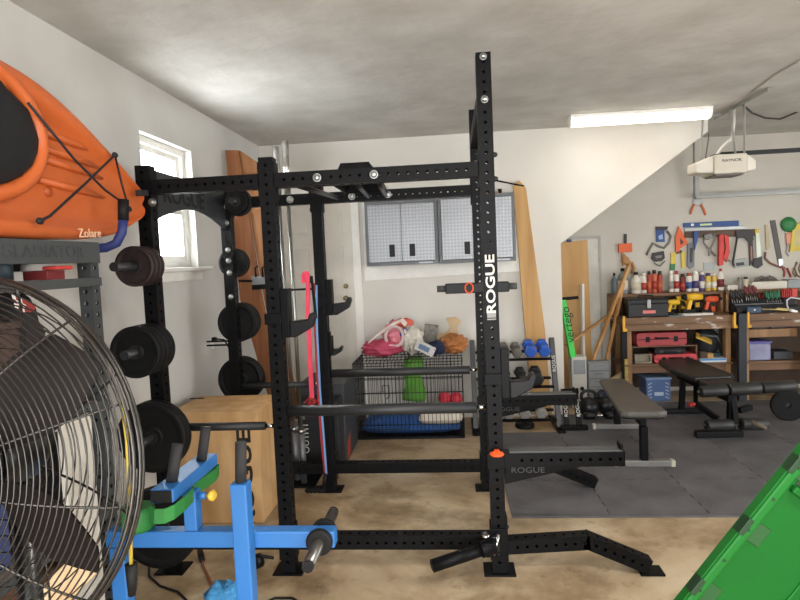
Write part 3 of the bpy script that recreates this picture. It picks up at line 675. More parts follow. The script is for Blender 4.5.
# ---------------------------------------------------------------- wooden jump box
ply = wood('box_plywood', '#cda677', '#b88e5b', (1.2, 1.2, .25), 7, .55)
ply2 = wood('box_plywood_edge', '#c99e68', '#8f6a3e', (.3, .3, 14), 6, .6)
bx0, bx1, by0, by1, bz = -2.125, -1.52, .65, 1.135, .762
jb = T('plyo_box', 'pale plywood jump box standing against the left wall', 'jump box', ((bx0+bx1)/2, (by0+by1)/2, 0))
P('front_panel', MB().box2(bx0, bx1, by0, by0+.018, 0, bz), ply, jb, .002)
P('back_panel', MB().box2(bx0, bx1, by1-.018, by1, 0, bz), ply, jb, .002)
P('side_panel', MB().box2(bx1-.018, bx1, by0+.018, by1-.018, 0, bz-.018), ply, jb, .002)
P('side_panel', MB().box2(bx0, bx0+.018, by0+.018, by1-.018, 0, bz-.018), ply, jb, .002)
tp_ = P('top_panel', MB().box2(bx0+.0, bx1, by0+.018, by1-.018, bz-.018, bz), ply, jb, .002)
hs = atz(197, 398.5, bz)
P('hand_slot', MB().box2(hs.x-.055, hs.x+.055, hs.y-.018, hs.y+.018, bz-.002, bz+.0012), M('slot', '#2a1d12', .9), tp_, .0)
text('ROGUE', (bx1-.098, by0-.0012, .302), (0, 0, 1), (-1, 0, 0), .13, M('stencil_black', '#1c1712', .8), jb, depth=.001, sx=1.55, bold=.004)
# ---------------------------------------------------------------- green plastic lid standing on edge
gr1 = M('green_plastic', '#135a1e', .5, 0, .08, 4, 0, 60, .15)
gr2 = M('green_plastic_lit', '#186523', .5, 0, .08, 4, 0, 60, .2)  # same plastic, lightened to paint the brighter shading of rim and inner field
e1 = Vector((.6, 0, .8)).normalized(); e2 = Vector((.8, 0, -.6)); nn = Vector((0, -1, 0)); O = aty(672, 600, -1.2); O = O + e2*.024; O = O - e1*(O.z-.372)/.8
def gp(a, b, c=0): return O + e1*a + e2*b + nn*c
lid = T('bin_cover', 'big green plastic bin cover standing on its corner on the concrete', 'lid', gp(0, .6))
def gbox(a0, a1, b0, b1, c0, c1, name, m=gr1, bev=.004, par=None):
    return P(name, MB().add([gp(a, b, c) for c in (c0, c1) for a, b in ((a0,b0),(a1,b0),(a1,b1),(a0,b1))], [(0,3,2,1),(4,5,6,7),(0,1,5,4),(1,2,6,5),(2,3,7,6),(3,0,4,7)]), m, par or lid, bev)
gbox(0, 1.25, .0, .6, -.03, 0, 'panel', gr1, .01)
gbox(0, 1.25, 0, .032, 0, .02, 'rim', gr2, .008); gbox(0, 1.25, -.004, 0, -.028, .012, 'flange', gr2, .002)
gbox(0, 1.25, .255, .262, 0, .006, 'crease', gr2, .002); gbox(0, 1.25, .30, .6, 0, .012, 'raised_field', gr2, .006)
E1 = (aty(737, 520, -1.2)-O).dot(e1)
for k in (-2, -1, 0, 1, 2, 3):
    a = E1 + k*.248
    if .05 < a < 1.2:
        gbox(a-.03, a+.03, -.006, .012, -.02, .0215, 'latch_notch', M('green_dark', '#08300f', .5), .002)
        gbox(a-.035, a+.035, .034, .082, 0, .004, 'latch_recess', M('green_recess', '#0f4818', .5), .002)
for k in range(-4, 10):
    a = E1 + .12 + k*.124
    if .03 < a < 1.22: P('rim_hole', MB().lathe([(0,0),(.0055,0),(.0055,.001),(0,.001)], gp(a, .014, .0202), nn, 12), M('hole_dark', '#123016', .8), lid)
gbox(E1+.17, E1+.195, .045, .6, 0, .022, 'rib', gr1, .006); gbox(E1+.198, E1+.212, .05, .6, 0, .004, 'groove', M('green_dark', '#08300f', .5), .002)
# ---------------------------------------------------------------- cords and cloth on the floor
ct = T('extension_cord', 'rust red extension cord with a black socket under the blue beam', 'cord', atz(210, 590, .01))
P('cable', MB().path([atz(202, 558, .012), atz(203, 566, .012), atz(209, 578, .012), atz(218, 598, .012), atz(224, 625, .012), atz(240, 660, .012)], .0075, 8), M('rust_cord', '#8a4a35', .6), ct)
P('socket', MB().path([atz(200, 551, .018), atz(202, 560, .018)], .018, 10), black_rubber, ct)
ONE('black_cable', MB().path([atz(149, 566, .01), atz(149, 576, .01), atz(160, 586, .01), atz(178, 592, .01), atz(190, 604, .01), atz(200, 640, .01)], .0065, 8), black_rubber, 'thin black cable curving across the concrete below the large plates', 'cable')
ONE('black_cable', MB().path([atz(262, 604, .01), atz(275, 598, .01), atz(292, 598, .01), atz(306, 606, .01), atz(320, 640, .01)], .0065, 8), black_rubber, 'thin black cable looping on the concrete right of the blue post', 'cable')
cl = T('spring_clip', 'black barbell clip lying on the concrete behind the blue post', 'barbell clip', atz(258, 568, .0))
c_ = atz(258, 568, .0)
P('jaw', MB().lathe([(.026,-.02),(.04,-.02),(.04,.02),(.026,.02)], c_+Vector((0, 0, .042)), (.5,.6,0), 20, closed=True), black_plastic, cl)
P('lever', MB().beam(c_+Vector((.02, 0, .07)), c_+Vector((.09, .02, .05)), .02, .014), black_plastic, cl, .003)
ONE('blue_cloth', MB().ball(atz(224, 608, .05), (.1, .13, .12), 18, 12, .35, 6, 4), M('blue_fluff', '#4a9bd6', .9, 0, .35, 60, .5, 120), 'bright blue crumpled microfibre cloth at the foot of the blue post', 'cloth')
# ---------------------------------------------------------------- wall cabinets
cab_grey = M('cabinet_grey', '#606266', .45, .1, .1, 6)
def diamond():
    m = bpy.data.materials.new('diamond_plate'); m.use_nodes = True; nt = m.node_tree; b = nt.nodes['Principled BSDF']
    b.inputs['Base Color'].default_value = srgb('#b9babb'); b.inputs['Metallic'].default_value = .55; b.inputs['Roughness'].default_value = .4
    tc = nt.nodes.new('ShaderNodeTexCoord'); mp = nt.nodes.new('ShaderNodeMapping'); mp.inputs['Rotation'].default_value = (0, PI/4, 0); mp.inputs['Scale'].default_value = (42, 1, 42); nt.links.new(tc.outputs['Object'], mp.inputs[0])
    c = nt.nodes.new('ShaderNodeTexChecker'); c.inputs['Scale'].default_value = 1; nt.links.new(mp.outputs[0], c.inputs[0])
    c.inputs[1].default_value = srgb('#989a9d'); c.inputs[2].default_value = srgb('#888a8e'); nt.links.new(c.outputs[0], b.inputs['Base Color'])
    v = nt.nodes.new('ShaderNodeTexVoronoi'); v.inputs['Scale'].default_value = 1.3; nt.links.new(mp.outputs[0], v.inputs[0])
    bp = nt.nodes.new('ShaderNodeBump'); bp.inputs['Strength'].default_value = .6; bp.inputs['Distance'].default_value = .003; nt.links.new(v.outputs['Distance'], bp.inputs['Height']); nt.links.new(bp.outputs[0], b.inputs['Normal'])
    return m
dia = diamond()
def cabinet(x0, x1, z0, z1, label):
    yf = 2.88; yb = BY-.031
    t = T('wall_cabinet', label, 'cabinet', ((x0+x1)/2, yb, z0))
    b = MB(); b.box2(x0, x0+.03, yf, yb, z0, z1).box2(x1-.03, x1, yf, yb, z0, z1).box2(x0+.03, x1-.03, yf, yb, z0, z0+.035).box2(x0+.03, x1-.03, yf, yb, z1-.035, z1).box2(x0+.03, x1-.03, yb-.01, yb, z0+.035, z1-.035)
    P('body', b, cab_grey, t, .003)
    xm = (x0+x1)/2
    for a, c, hx in ((x0+.032, xm-.002, xm-.10), (xm+.002, x1-.032, xm+.105)):
        d = P('cabinet_door', MB().box2(a, c, yf-.018, yf+.004, z0+.037, z1-.037), dia, t, .003)
        P('handle', MB().box2(hx-.028, hx+.028, yf-.03, yf-.018, z0+.085, z0+.21), black_plastic, d, .004)
    P('badge', MB().box2(x1-.2, x1-.06, yf-.004, yf-.0005, z0+.008, z0+.026), M('badge_grey', '#8f9194', .4, .5), t)
cabinet(-1.06, -.325, 1.672, 2.325, 'silver diamond-plate wall cabinet beside the white door')
cabinet(-.318, .445, 1.668, 2.345, 'silver diamond-plate wall cabinet behind the tall front upright')
zt = 2.346
ONE('board', MB().box2(-.95, .30, 2.98, 3.10, 2.347, 2.372), wood('red_board', '#a8794c', '#8a5c35', (.1, 1, 1)), 'long flat board lying across the top of both wall cabinets', 'board', None, .003)
ONE('plastic_bag', MB().ball((-.05, 3.02, 2.395), (.12, .05, .022), 16, 8, .2, 6, 2), M('green_clear', '#7d9a5a', .5), 'greenish folded plastic piece on the board above the cabinets', 'bag').location.z = 2.3725
# leaning tan plank right of the cabinets
tan = wood('tan_board', '#c79d63', '#b0844c', (1, 1, .08), 10)
pl_ = ONE('tan_plank', MB().prism([aty(513, 186, 3.155), aty(519, 180, 3.155), aty(526, 188, 3.155), aty(545, 330, 3.145), aty(552, 414.5, 3.14), aty(533, 415, 3.14), aty(525, 330, 3.145)], (0, .036, 0)), tan, 'tall tan plank leaning against the wall right of the cabinets', 'plank', None, .003)
hb = T('wall_bracket', 'thin black rod bracket on the wall above the tan plank', 'bracket', aty(500, 183, 3.1))
P('rod', MB().tube(aty(493, 180, 3.19), aty(524, 186, 3.06), .008), black_steel, hb); P('plate', MB().box2(.31, .35, 3.185, 3.2, 2.32, 2.42), black_steel, hb)
# ---------------------------------------------------------------- brown boards in the corner
redw = wood('redwood', '#9a6238', '#7d4a28', (1, 1, .06), 14)
redw2 = wood('redwood_pale', '#a9764a', '#8c5a33', (1, 1, .06), 12)
def board_px(px, y, t, m, label, name='brown_board'):
    return ONE(name, MB().prism([aty(u, v, yy) for (u, v), yy in zip(px, y)], (0, t, 0)), m, label, 'board', None, .003)
board_px([(225, 150), (238, 150), (262, 300), (288, 421), (276, 424), (240, 300)], [2.10, 2.10, 2.12, 2.14, 2.14, 2.12], .04, redw, 'reddish brown board leaning in the corner, nearest the left wall')
board_px([(239, 150), (258, 163), (278, 300), (300, 418), (290, 421), (264, 300)], [2.16, 2.16, 2.18, 2.20, 2.20, 2.18], .04, redw2, 'lighter brown board leaning in the corner beside the reddish one')
hk2 = T('board_bracket', 'grey and black bracket holding the brown boards to the wall', 'bracket', aty(258, 282, 2.05))
P('plate', MB().ppx([(251, 276), (266, 276), (267, 284), (252, 285)], 2.06, .03), M('bracket_grey', '#7a7a7a', .5, .5), hk2)
P('strap', MB().ppx([(252, 285), (266, 284), (267, 289), (252, 290)], 2.06, .03), black_steel, hk2)
for u in (256, 263): P('hook', MB().path([aty(u, 277, 2.055), aty(u-1, 268, 2.045), aty(u+2, 266, 2.045)], .008, 6), black_steel, hk2)
P('rod', MB().tube(aty(239, 281, 2.07), aty(253, 281, 2.07), .011), black_steel, hk2)
# wall outlet with a plug
ol = T('wall_outlet', 'white outlet with a black plug low on the left wall', 'outlet', (LX, 1.62, 1.0))
P('face_plate', MB().box2(LX, LX+.006, 1.60, 1.68, 1.045, 1.16), frame_white, ol, .002)
P('plug', MB().box2(LX+.006, LX+.04, 1.62, 1.66, 1.115, 1.145), black_rubber, ol, .004)
P('plug_cable', MB().path([(LX+.04, 1.64, 1.13), (LX+.1, 1.66, 1.12), (LX+.15, 1.67, 1.02), (LX+.17, 1.68, .85), (LX+.16, 1.68, .5), (LX+.14, 1.68, .01)], .007, 8), black_rubber, ol)
pg = T('wall_peg_pair', 'pair of thin black rods on the far rear upright', 'pegs', (XE-h3, 1.2, 1.13))
for z in (1.135, 1.165): P('rod', MB().tube((XE-h3-.001, YF_, z), (XE-h3-.18, YF_, z), .007), black_steel, pg)
# ---------------------------------------------------------------- barbells standing in the far bay
def barbell(u0, v0, u1, v1, y, label):
    a = aty(u0, v0, y); b = aty(u1, v1, y); b = b+(b-a)*((b.z-.0125)/(a.z-b.z)); d = (a-b).normalized()
    t = T('barbell', label, 'barbell', b, None); L = (a-b).length
    P('shaft', MB().tube(b+d*.42, a-d*.42, .0145), steel, t)
    for o, s in ((a, -1), (b, 1)):
        P('sleeve', MB().tube(o, o+d*(s*.4), .025, n=18), chrome if s < 0 else M('dull_steel', '#77777a', .5, .6, .2, 60), t); P('sleeve_collar', MB().tube(o+d*(s*.40), o+d*(s*.43), .037, n=18), steel, t)
    return t
barbell(284.8, 141, 303, 459, 1.33, 'taller silver barbell standing upright beside the far middle upright')
barbell(275.5, 147, 296, 459, 1.40, 'shorter silver barbell standing upright behind the near middle upright')
ghb = T('barbell_holder', 'black vertical barbell holder with tubes on the floor', 'barbell holder', (-1.42, 1.42, 0))
hb0 = aty(303, 459, 1.33); hb1 = aty(296, 459, 1.40)
P('base', MB().box2(hb1.x-.1, hb0.x+.1, 1.25, 1.55, 0, .012), black_steel, ghb, .002)
# ---------------------------------------------------------------- resistance bands on a peg
bp = T('band_peg', 'thin black peg on the far middle upright holding coloured bands', 'peg', (XA, YF_-h3, 1.55))
P('rod', MB().tube((XA-h3-.22, YF_-.02, 1.535), (XA-h3-.001, YF_-.02, 1.535), .008), black_steel, bp)
def band(pts, w, m, label):
    ONE('resistance_band', strip(pts, w, .006, (1, 0, 0)), m, label, 'resistance band', None)
pkm = M('pink_rubber', '#ee4763', .5, 0, .1); rdm = M('red_rubber', '#a92630', .55); blm = M('blue_rubber', '#6f9bd0', .5)
yb2 = YF_-.02
def bpx(u, v, dy=0): return aty(u, v, yb2+dy)
band([bpx(303.5, 283, .012), bpx(304, 274, .0), bpx(306, 271.5, -.005), bpx(308, 276, -.018), bpx(308, 310, -.02), bpx(310, 360, -.02), bpx(312, 398, -.015)], .034, pkm, 'bright pink band hanging from the peg, widest of the bands')
band([bpx(314, 283, -.02), bpx(315, 330, -.03), bpx(318, 390, -.03), bpx(321.5, 440, -.03), bpx(325, 474, -.02)], .015, rdm, 'dark red band hanging down to the foot of the far upright')
band([bpx(316.5, 285, -.045), bpx(317, 330, -.05), bpx(320, 390, -.05), bpx(324, 440, -.05), bpx(326.5, 474, -.05)], .014, blm, 'pale blue band hanging down to the foot of the far upright')
band([bpx(311, 283, -.05), bpx(311.5, 276, -.045), bpx(314, 300, -.06), bpx(316, 318, -.065)], .02, black_rubber, 'short black band hanging from the peg beside the pink one')
bx_ = T('band_anchor', 'black strap anchor with ridges at the foot of the far middle upright', 'anchor strap', atz(315, 492, 0))
ac = atz(316, 492.5, 0)
for i in range(5): P('ridge', MB().tube(ac+Vector((-.06+i*.028, -.02, .022)), ac+Vector((-.055+i*.028, .04, .022)), .02, n=10), black_rubber, bx_)
P('strap', MB().path([ac+Vector((.05, .0, .02)), bpx(324, 484, -.07), bpx(325.5, 474, -.07)], .014, 8), black_rubber, bx_)
# red tangled bands at the lower peg
rt = MB()
for k in range(3): rt.path([bpx(305+k*3, 403+2*k, .08), bpx(310, 396+k*3, .07), bpx(317-k, 401+k, .075), bpx(312, 405, .07)], .007, 6)
ONE('tangled_band', rt, M('bright_red', '#c8303a', .5), 'bright red tangled band on top of the black case', 'resistance band')
# black upright cases behind the far upright
c0 = atz(289, 462, 0)
kc = T('black_case', 'tall black case with white lettering behind the far middle upright', 'case', (-1.36, 1.62, 0))
P('case_body', MB().box2(-1.50, -1.16, 1.56, 1.76, .0, .60), M('matt_black', '#1b1b1d', .6, 0, .2), kc, .01)
text('OUTFIT', (-1.44, 1.5585, .30), (0, 0, 1), (-1, 0, 0), .075, white_paint, kc)
P('case_handle', MB().path([(-1.50, 1.555, .565), (-1.47, 1.54, .575), (-1.45, 1.54, .54), (-1.445, 1.54, .46)], .008, 8), M('grey_handle', '#9a9a98', .5), kc)
sp = T('speaker_cabinet', 'dark grey cabinet with a red corner label beside the dog crate', 'speaker', (-1.25, 1.9, 0))
q0 = atz(333, 464, 0)
dkc = M('dark_cabinet', '#35363a', .55, 0, .15)
P('cabinet_body', MB().box2(-1.57, -1.155, 1.80, 2.40, 0, .685), dkc, sp, .012)
P('label_patch', MB().prism([(-1.1545, 1.83, .03), (-1.1545, 1.98, .03), (-1.1545, 2.0, .22), (-1.1545, 1.86, .16)], (.001, 0, 0)), M('label_red', '#a8402f', .6), sp)
# ---------------------------------------------------------------- wire dog crate
cx0, cx1, cy0, cy1, cz1 = -1.185, -.135, 2.455, 3.12, .745
kw = M('crate_wire', '#232325', .4, .4, .2)
dc = T('dog_crate', 'black wire dog crate standing against the back wall', 'dog crate', ((cx0+cx1)/2, (cy0+cy1)/2, 0))
def wirepanel(name, o, ux, uz, L, H, nv, hz, r=.0028):
    o, ux, uz = Vector(o), Vector(ux), Vector(uz); g = MB()
    for i in range(nv+1): p = o+ux*(L*i/nv); g.tube(p, p+uz*H, r, n=5)
    for h in hz: g.tube(o+uz*(H*h), o+uz*(H*h)+ux*L, r*1.5, n=6)
    return P(name, g, kw, dc)
wirepanel('front_panel', (cx0, cy0, .012), (1,0,0), (0,0,1), cx1-cx0, cz1-.012, 28, (0, .18, .4, .6, .8, 1))
wirepanel('back_panel', (cx0, cy1, .012), (1,0,0), (0,0,1), cx1-cx0, cz1-.012, 28, (0, .2, .4, .6, .8, 1))
for x in (cx0, cx1): wirepanel('side_panel', (x, cy0, .012), (0,1,0), (0,0,1), cy1-cy0, cz1-.012, 18, (0, .2, .4, .6, .8, 1))
wirepanel('top_panel', (cx0, cy0, cz1), (1,0,0), (0,1,0), cx1-cx0, cy1-cy0, 28, (0, .25, .5, .75, 1))
P('tray', MB().box2(cx0+.006, cx1-.006, cy0+.006, cy1-.006, 0, .022), black_plastic, dc, .003)
dg = MB()
for (a, b) in (((-1.13, .10), (-1.13, .66)), ((-.66, .10), (-.66, .66)), ((-1.13, .10), (-.66, .10)), ((-1.13, .66), (-.66, .66))): dg.tube((a[0], cy0-.006, a[1]), (b[0], cy0-.006, b[1]), .004, n=6)
do = P('crate_door', dg, kw, dc)
P('latch', MB().path([(-.90, cy0-.01, .47), (-.90, cy0-.015, .53), (-.84, cy0-.015, .53), (-.84, cy0-.01, .42), (-.87, cy0-.01, .40)], .005, 6), kw, do)
# what lies in the crate
bluec = M('blue_cushion', '#2c5796', .85, 0, .25, 10, .2, 40)
def soft(name, c, r, m, label, cat, bump=.2, freq=6, seed=1, z=None):
    o = ONE(name, MB().ball(c, r, 44, 26, bump*1.5, freq*1.2, seed), m, label, cat)
    if z is not None: o.location.z = z
    return o
def cushion(c, sx, sy, sz, m, name, label, cat):
    mb = MB(); n, k = 14, 10; top = []; bot = []
    for j in range(k+1):
        for i in range(n+1):
            u, v = i/n*2-1, j/k*2-1; e = (1-abs(u)**4)*(1-abs(v)**4); w = mnoise.noise(Vector((u*2.3, v*2.3, c[0]*7)))*.18
            x, y = c[0]+u*sx*(1-.05*abs(v)), c[1]+v*sy*(1-.05*abs(u))
            top.append(Vector((x, y, c[2]+sz*(e**.5)*(1+w)))); bot.append(Vector((x, y, c[2]-sz*.6*(e**.5))))
    N = len(top); mb.V = top+bot
    for j in range(k):
        for i in range(n):
            a = j*(n+1)+i; mb.F.append([a, a+1, a+n+2, a+n+1]); mb.S.append(True); mb.F.append([N+a+n+1, N+a+n+2, N+a+1, N+a]); mb.S.append(True)
    o = ONE(name, mb, m, label, cat); return o
o = cushion((-.66, 2.78, .09), .50, .31, .10, bluec, 'dog_bed', 'blue padded dog bed filling the floor of the crate', 'dog bed'); o.location.z = .0225
o = cushion((-.36, 2.62, .17), .215, .14, .10, M('white_fleece', '#ddd3c4', .9, 0, .12, 10, .3, 40), 'white_blanket', 'white folded blanket on the front of the blue dog bed', 'blanket')
# green bag on hook, red toys
grb = M('green_cloth', '#5f9a35', .8, 0, .25, 9, .2, 30)
mb = MB(); pts = []
for i in range(12):
    t = i/11; pts.append((-.635+.01*math.sin(i), 2.93+.0*t, .715-.45*t))
mb.path(pts, [.038+.012*t_+.006*math.sin(9*t_) for t_ in [i/11 for i in range(12)]], 14, flat=2.3)
ONE('green_towel', mb, grb, 'bright green towel hanging inside the wire crate', 'towel')
redt = M('red_toy', '#c23245', .6, 0, .1)
ONE('red_ball', MB().ball((-.315, 2.60, .335), .062, 18, 12, .08, 6, 1), redt, 'red toy ball resting on the white blanket, nearer the green towel', 'toy ball').location.z = .298
ONE('red_ball', MB().ball((-.205, 2.60, .32), .064, 18, 12, .08, 6, 5), redt, 'red toy ball resting on the white blanket, nearer the crate corner', 'toy ball').location.z = .288
# heap on the crate
zc = cz1+.0045
pinkm = M('pink_bag', '#bf4560', .65, 0, .2, 5, .1, 20); pinkl = M('pale_pink', '#e58b99', .65, 0, .15, 6)
pb = T('pink_bag', 'pink bag with a white strap and blue patch on the crate', 'bag', (-.9, 2.890, zc))
P('body', MB().ball((-.93, 2.860, zc+.085), (.21, .15, .085), 40, 24, .32, 7, 3), pinkm, pb)
P('flap', MB().ball((-.80, 2.920, zc+.2), (.13, .12, .14), 34, 22, .35, 7, 8), pinkl, pb)
P('strap', strip([(-1.05, 2.760, zc+.17), (-.95, 2.740, zc+.24), (-.82, 2.760, zc+.33), (-.72, 2.790, zc+.37), (-.68, 2.800, zc+.32)], .05, .01, (.4, .5, .6)), M('cream_strap', '#dfcfc6', .8), pb)
P('strap_loop', MB().path([(-.80+.09*math.cos(i*PI/10), 2.770, zc+.21+.1*math.sin(i*PI/10)) for i in range(20)], .018, 8, True), M('grey_pink', '#d8b9ba', .8), pb)
P('top_trim', MB().ball((-.71, 2.900, zc+.33), (.10, .08, .05), 16, 10, .2, 5, 2), M('coral', '#d9624f', .7), pb)
P('patch', MB().ball((-.70, 2.795, zc+.235), (.05, .02, .05), 12, 8), M('royal_blue', '#2e63ad', .6), pb)
o = soft('white_bag', (-.63, 2.840, zc+.13), (.11, .12, .13), M('white_bag', '#ddd6c9', .7, 0, .15, 10, .2, 30), 'white crumpled bag beside the pink bag on the crate', 'bag', .25, 6, 4); o.location.z = zc
pk = T('white_package', 'white and grey printed packet leaning on the heap', 'packet', (-.48, 2.690, zc))
P('packet_body', MB().beam((-.58, 2.680, zc+.14), (-.40, 2.660, zc+.05), .03, .10, (.2, 0, 1)), M('packet_white', '#d3d0cb', .5, 0, .2, 40), pk, .006)
P('packet_print', MB().beam((-.55, 2.662, zc+.125), (-.45, 2.650, zc+.075), .004, .05, (.2, 0, 1)), M('packet_blue', '#6c84a5', .5, 0, .4, 90), pk)
gbx = ONE('grey_box', MB().beam((-.475, 2.990, zc), (-.43, 2.990, zc+.29), .14, .1, (0, 1, 0)), M('grey_print', '#85837c', .6, 0, .5, 25), 'grey printed box standing tilted in the heap', 'box', None, .004)
ONE('cardboard_piece', MB().prism([(-.46, 3.070, zc), (-.18, 3.070, zc), (-.15, 3.080, zc+.16), (-.17, 3.085, zc+.24), (-.12, 3.090, zc+.31), (-.18, 3.095, zc+.355), (-.28, 3.095, zc+.345), (-.235, 3.080, zc+.235), (-.30, 3.080, zc+.19), (-.42, 3.075, zc+.18)], (0, .02, 0)), M('cardboard', '#cbb08a', .85, 0, .08), 'tan torn cardboard piece standing at the back of the heap', 'cardboard', None, .003)
o = soft('navy_bundle', (-.385, 2.740, zc+.06), (.085, .08, .065), M('navy', '#1e2a4a', .8, 0, .3, 20), 'dark navy bundle between the packet and the orange bag', 'bundle', .3, 6, 6); o.location.z = zc
o = soft('orange_bag', (-.21, 2.820, zc+.085), (.135, .12, .095), M('orange_cloth', '#b5743f', .8, 0, .25, 7, .4, 25), 'orange brown cloth bag on the right end of the crate', 'bag', .22, 7, 9); o.location.z = zc
# ---------------------------------------------------------------- dumbbell rack against the back wall
dbr = T('dumbbell_rack', 'three-tier black dumbbell rack against the back wall', 'dumbbell rack', (.4, 2.95, 0))
dgs = M('rack_grey', '#4b4c4f', .45, .1, .15)
ra0, ra1 = -.02, .79
for x in (ra0, ra1):
    P('side_post', MB().beam((x, 2.70, .02), (x, 3.02, .86), .06, .05, (1, 0, 0)), dgs, dbr, .004)
    P('rack_foot', MB().box2(x-.035, x+.035, 2.52, 3.10, 0, .03), black_steel, dbr, .004)
text("ROGUE", (ra1-.0, 2.892, .62), (0, .3, .84), (-1, 0, 0), .05, white_paint, dbr)
tiers = []
for z in (.12, .42, .68):
    yc = 2.70+.32*(z/.84)
    sh_ = MB()
    for dy, dz_ in ((-.13, .0), (.06, .05)): sh_.beam((ra0+.031, yc+dy, z+dz_), (ra1-.031, yc+dy, z+dz_), .045, .012, (0, -.25, 1))
    P('shelf_rail', sh_, black_steel, dbr, .002); tiers.append((yc, z))
def dumbbell(x, y, z, R, L, m, hm, label, group):
    """hex dumbbell lying with its handle along y"""
    t = T('dumbbell', label, 'dumbbell', (x, y, z), group)
    dirv = Vector((0, 1, .22)).normalized(); c = Vector((x, y, z+R*.92))
    for s in (-1, 1):
        a = c+dirv*(s*L*.5); b = c+dirv*(s*L*.2)
        P('head', MB().lathe([(0,0),(R*.8,0),(R,R*.18),(R,L*.3-R*.18),(R*.8,L*.3),(0,L*.3)], a, b-a, 6), m, t, .003)
    P('handle', MB().tube(c-dirv*(L*.2), c+dirv*(L*.2), .016), hm, t)
blued = M('blue_dumbbell', '#2556b4', .5, 0, .1); greyd = M('grey_dumbbell', '#6c6963', .5, .1, .2); blackd = M('black_dumbbell', '#1c1c1e', .55, 0, .2); hexg = M('pale_hex', '#8e8b86', .5, .2, .2)
for k, (x, R, m, lab) in enumerate(((.08, .045, blackd, 'black dumbbell on the top tier, next to the crate'), (.17, .045, blackd, 'black dumbbell on the top tier, beside the grey pair'), (.30, .052, greyd, 'first of two grey dumbbells on the top tier'), (.42, .052, greyd, 'second of two grey dumbbells, beside the blue ones'), (.555, .065, blued, 'first of two blue dumbbells on the top tier'), (.69, .065, blued, 'last blue dumbbell at the open end of the top tier'))):
    dumbbell(x, tiers[2][0]-.03, tiers[2][1]+.036, R, .24, m, chrome, lab, 'dumbbells on the top tier')
for k, (x, R, m, lab) in enumerate(((.10, .05, hexg, 'pale hex dumbbell on the middle tier'), (.30, .055, blackd, 'first black dumbbell on the middle tier'), (.45, .06, blackd, 'second black dumbbell on the middle tier'), (.60, .065, blackd, 'third black dumbbell at the open end of the middle tier'))):
    dumbbell(x, tiers[1][0]-.03, tiers[1][1]+.036, R, .26, m, chrome, lab, 'dumbbells on the middle tier')
for k, x in enumerate((.12, .29, .45, .61)):
    dumbbell(x, tiers[0][0]-.03, tiers[0][1]+.036, .06, .26, hexg, chrome, '%s pale grey hex dumbbell along the bottom tier' % ['first', 'second', 'third', 'fourth'][k], 'dumbbells on the bottom tier')
cb = T('bumper_plate_low', 'round black plate lying on the floor under the bottom tier', 'weight plate', (.47, 2.80, 0)); cb.name = 'weight_plate'
P('disc', MB().lathe([(.03,0),(.09,0),(.095,.01),(.095,.03),(.09,.04),(.03,.04)], (.47, 2.80, .001), (0,0,1), 32, closed=True), iron, cb)
# stand with two lettered struts
stn = T('strut_stand', 'black floor stand with two white-lettered struts beside the dumbbell rack', 'stand', (1.0, 2.6, 0))
sb0 = atz(562, 430, .0135); sb1 = atz(587, 430, .0135); yS = sb0.y
P('foot_bar', MB().box2(sb0.x-.01, sb1.x+.01, yS-.03, yS+.03, .0135, .06), black_steel, stn, .006)
for u0, u1 in ((567, 563.5), (579.5, 575)):
    a = aty(u0, 426, yS); b = aty(u1, 392, yS+.12); a.z = .06
    P('strut', MB().beam(a, b, .05, .03, (0, 1, 0)), black_steel, stn, .004)
    d = (b-a).normalized(); f = Vector((1, 0, 0)); nrm = f.cross(d)
    text('ROGUE', (a+b)/2+nrm*.0265, d, -f, .05, white_paint, stn, sx=1.0)
P('rear_bar', MB().tube(aty(561, 392, yS+.14), aty(578, 391, yS+.14), .03), black_steel, stn)
MZ = .0126   # top of the foam mat
# ---------------------------------------------------------------- flat bench
vinyl = M('bench_vinyl', '#5b5854', .36, 0, .12, 12, .08, 160)
fb_ = T('flat_bench', 'flat weight bench with a worn grey-black pad on the foam mat', 'weight bench', (1.3, 2.2, MZ))
na, nb, wa, wb = Vector((1.255, 1.575)), Vector((1.345, 2.86)), .36, .25
dvec = (nb-na).normalized(); pv = Vector((dvec.y, -dvec.x))
def benchpad(z0, z1, ins):
    pts = []
    for c, w, s in ((na, wa, -1), (nb, wb, 1)):
        for k in range(7):
            a = -1+k/3 if s == -1 else 1-k/3
            a2 = max(-1, min(1, a)); rr = 1-.16*abs(a2)**4
            p = c + pv*(a2*(w/2-ins)) + dvec*(s*(-ins+.06*(rr-1)*3))
            pts.append((p.x, p.y, z0))
    return pts
P('pad', MB().prism(benchpad(.405, .46, 0), (0, 0, .055)), vinyl, fb_, .02, None, 3)
P('pad_board', MB().prism(benchpad(.392, .404, .02), (0, 0, .0125)), black_plastic, fb_)
def bpt(t, z): p = na+(nb-na)*t; return (p.x, p.y, z)
P('rail', MB().beam(bpt(.03, .362), bpt(.93, .362), .05, .058), black_steel, fb_, .004)
for t in (.03, .83):
    P('leg', MB().beam(bpt(t, MZ+.05), bpt(t, .335), .055, .06, (0, 1, 0)), black_steel, fb_, .004)
    c = Vector(bpt(t, MZ+.027)); px3 = Vector((1, -.04, 0)).normalized()
    fbar = P('foot_bar', MB().beam(c-px3*.20, c+px3*.20, .055, .05), M('foot_steel', '#8b8986', .4, .5, .15), fb_, .005)
    for s in (-1, 1): P('foot_cap', MB().beam(c+px3*(s*.2), c+px3*(s*.232), .06, .052), M('foot_cap', '#b9b2a2', .5, 0, .15), fbar, .006)
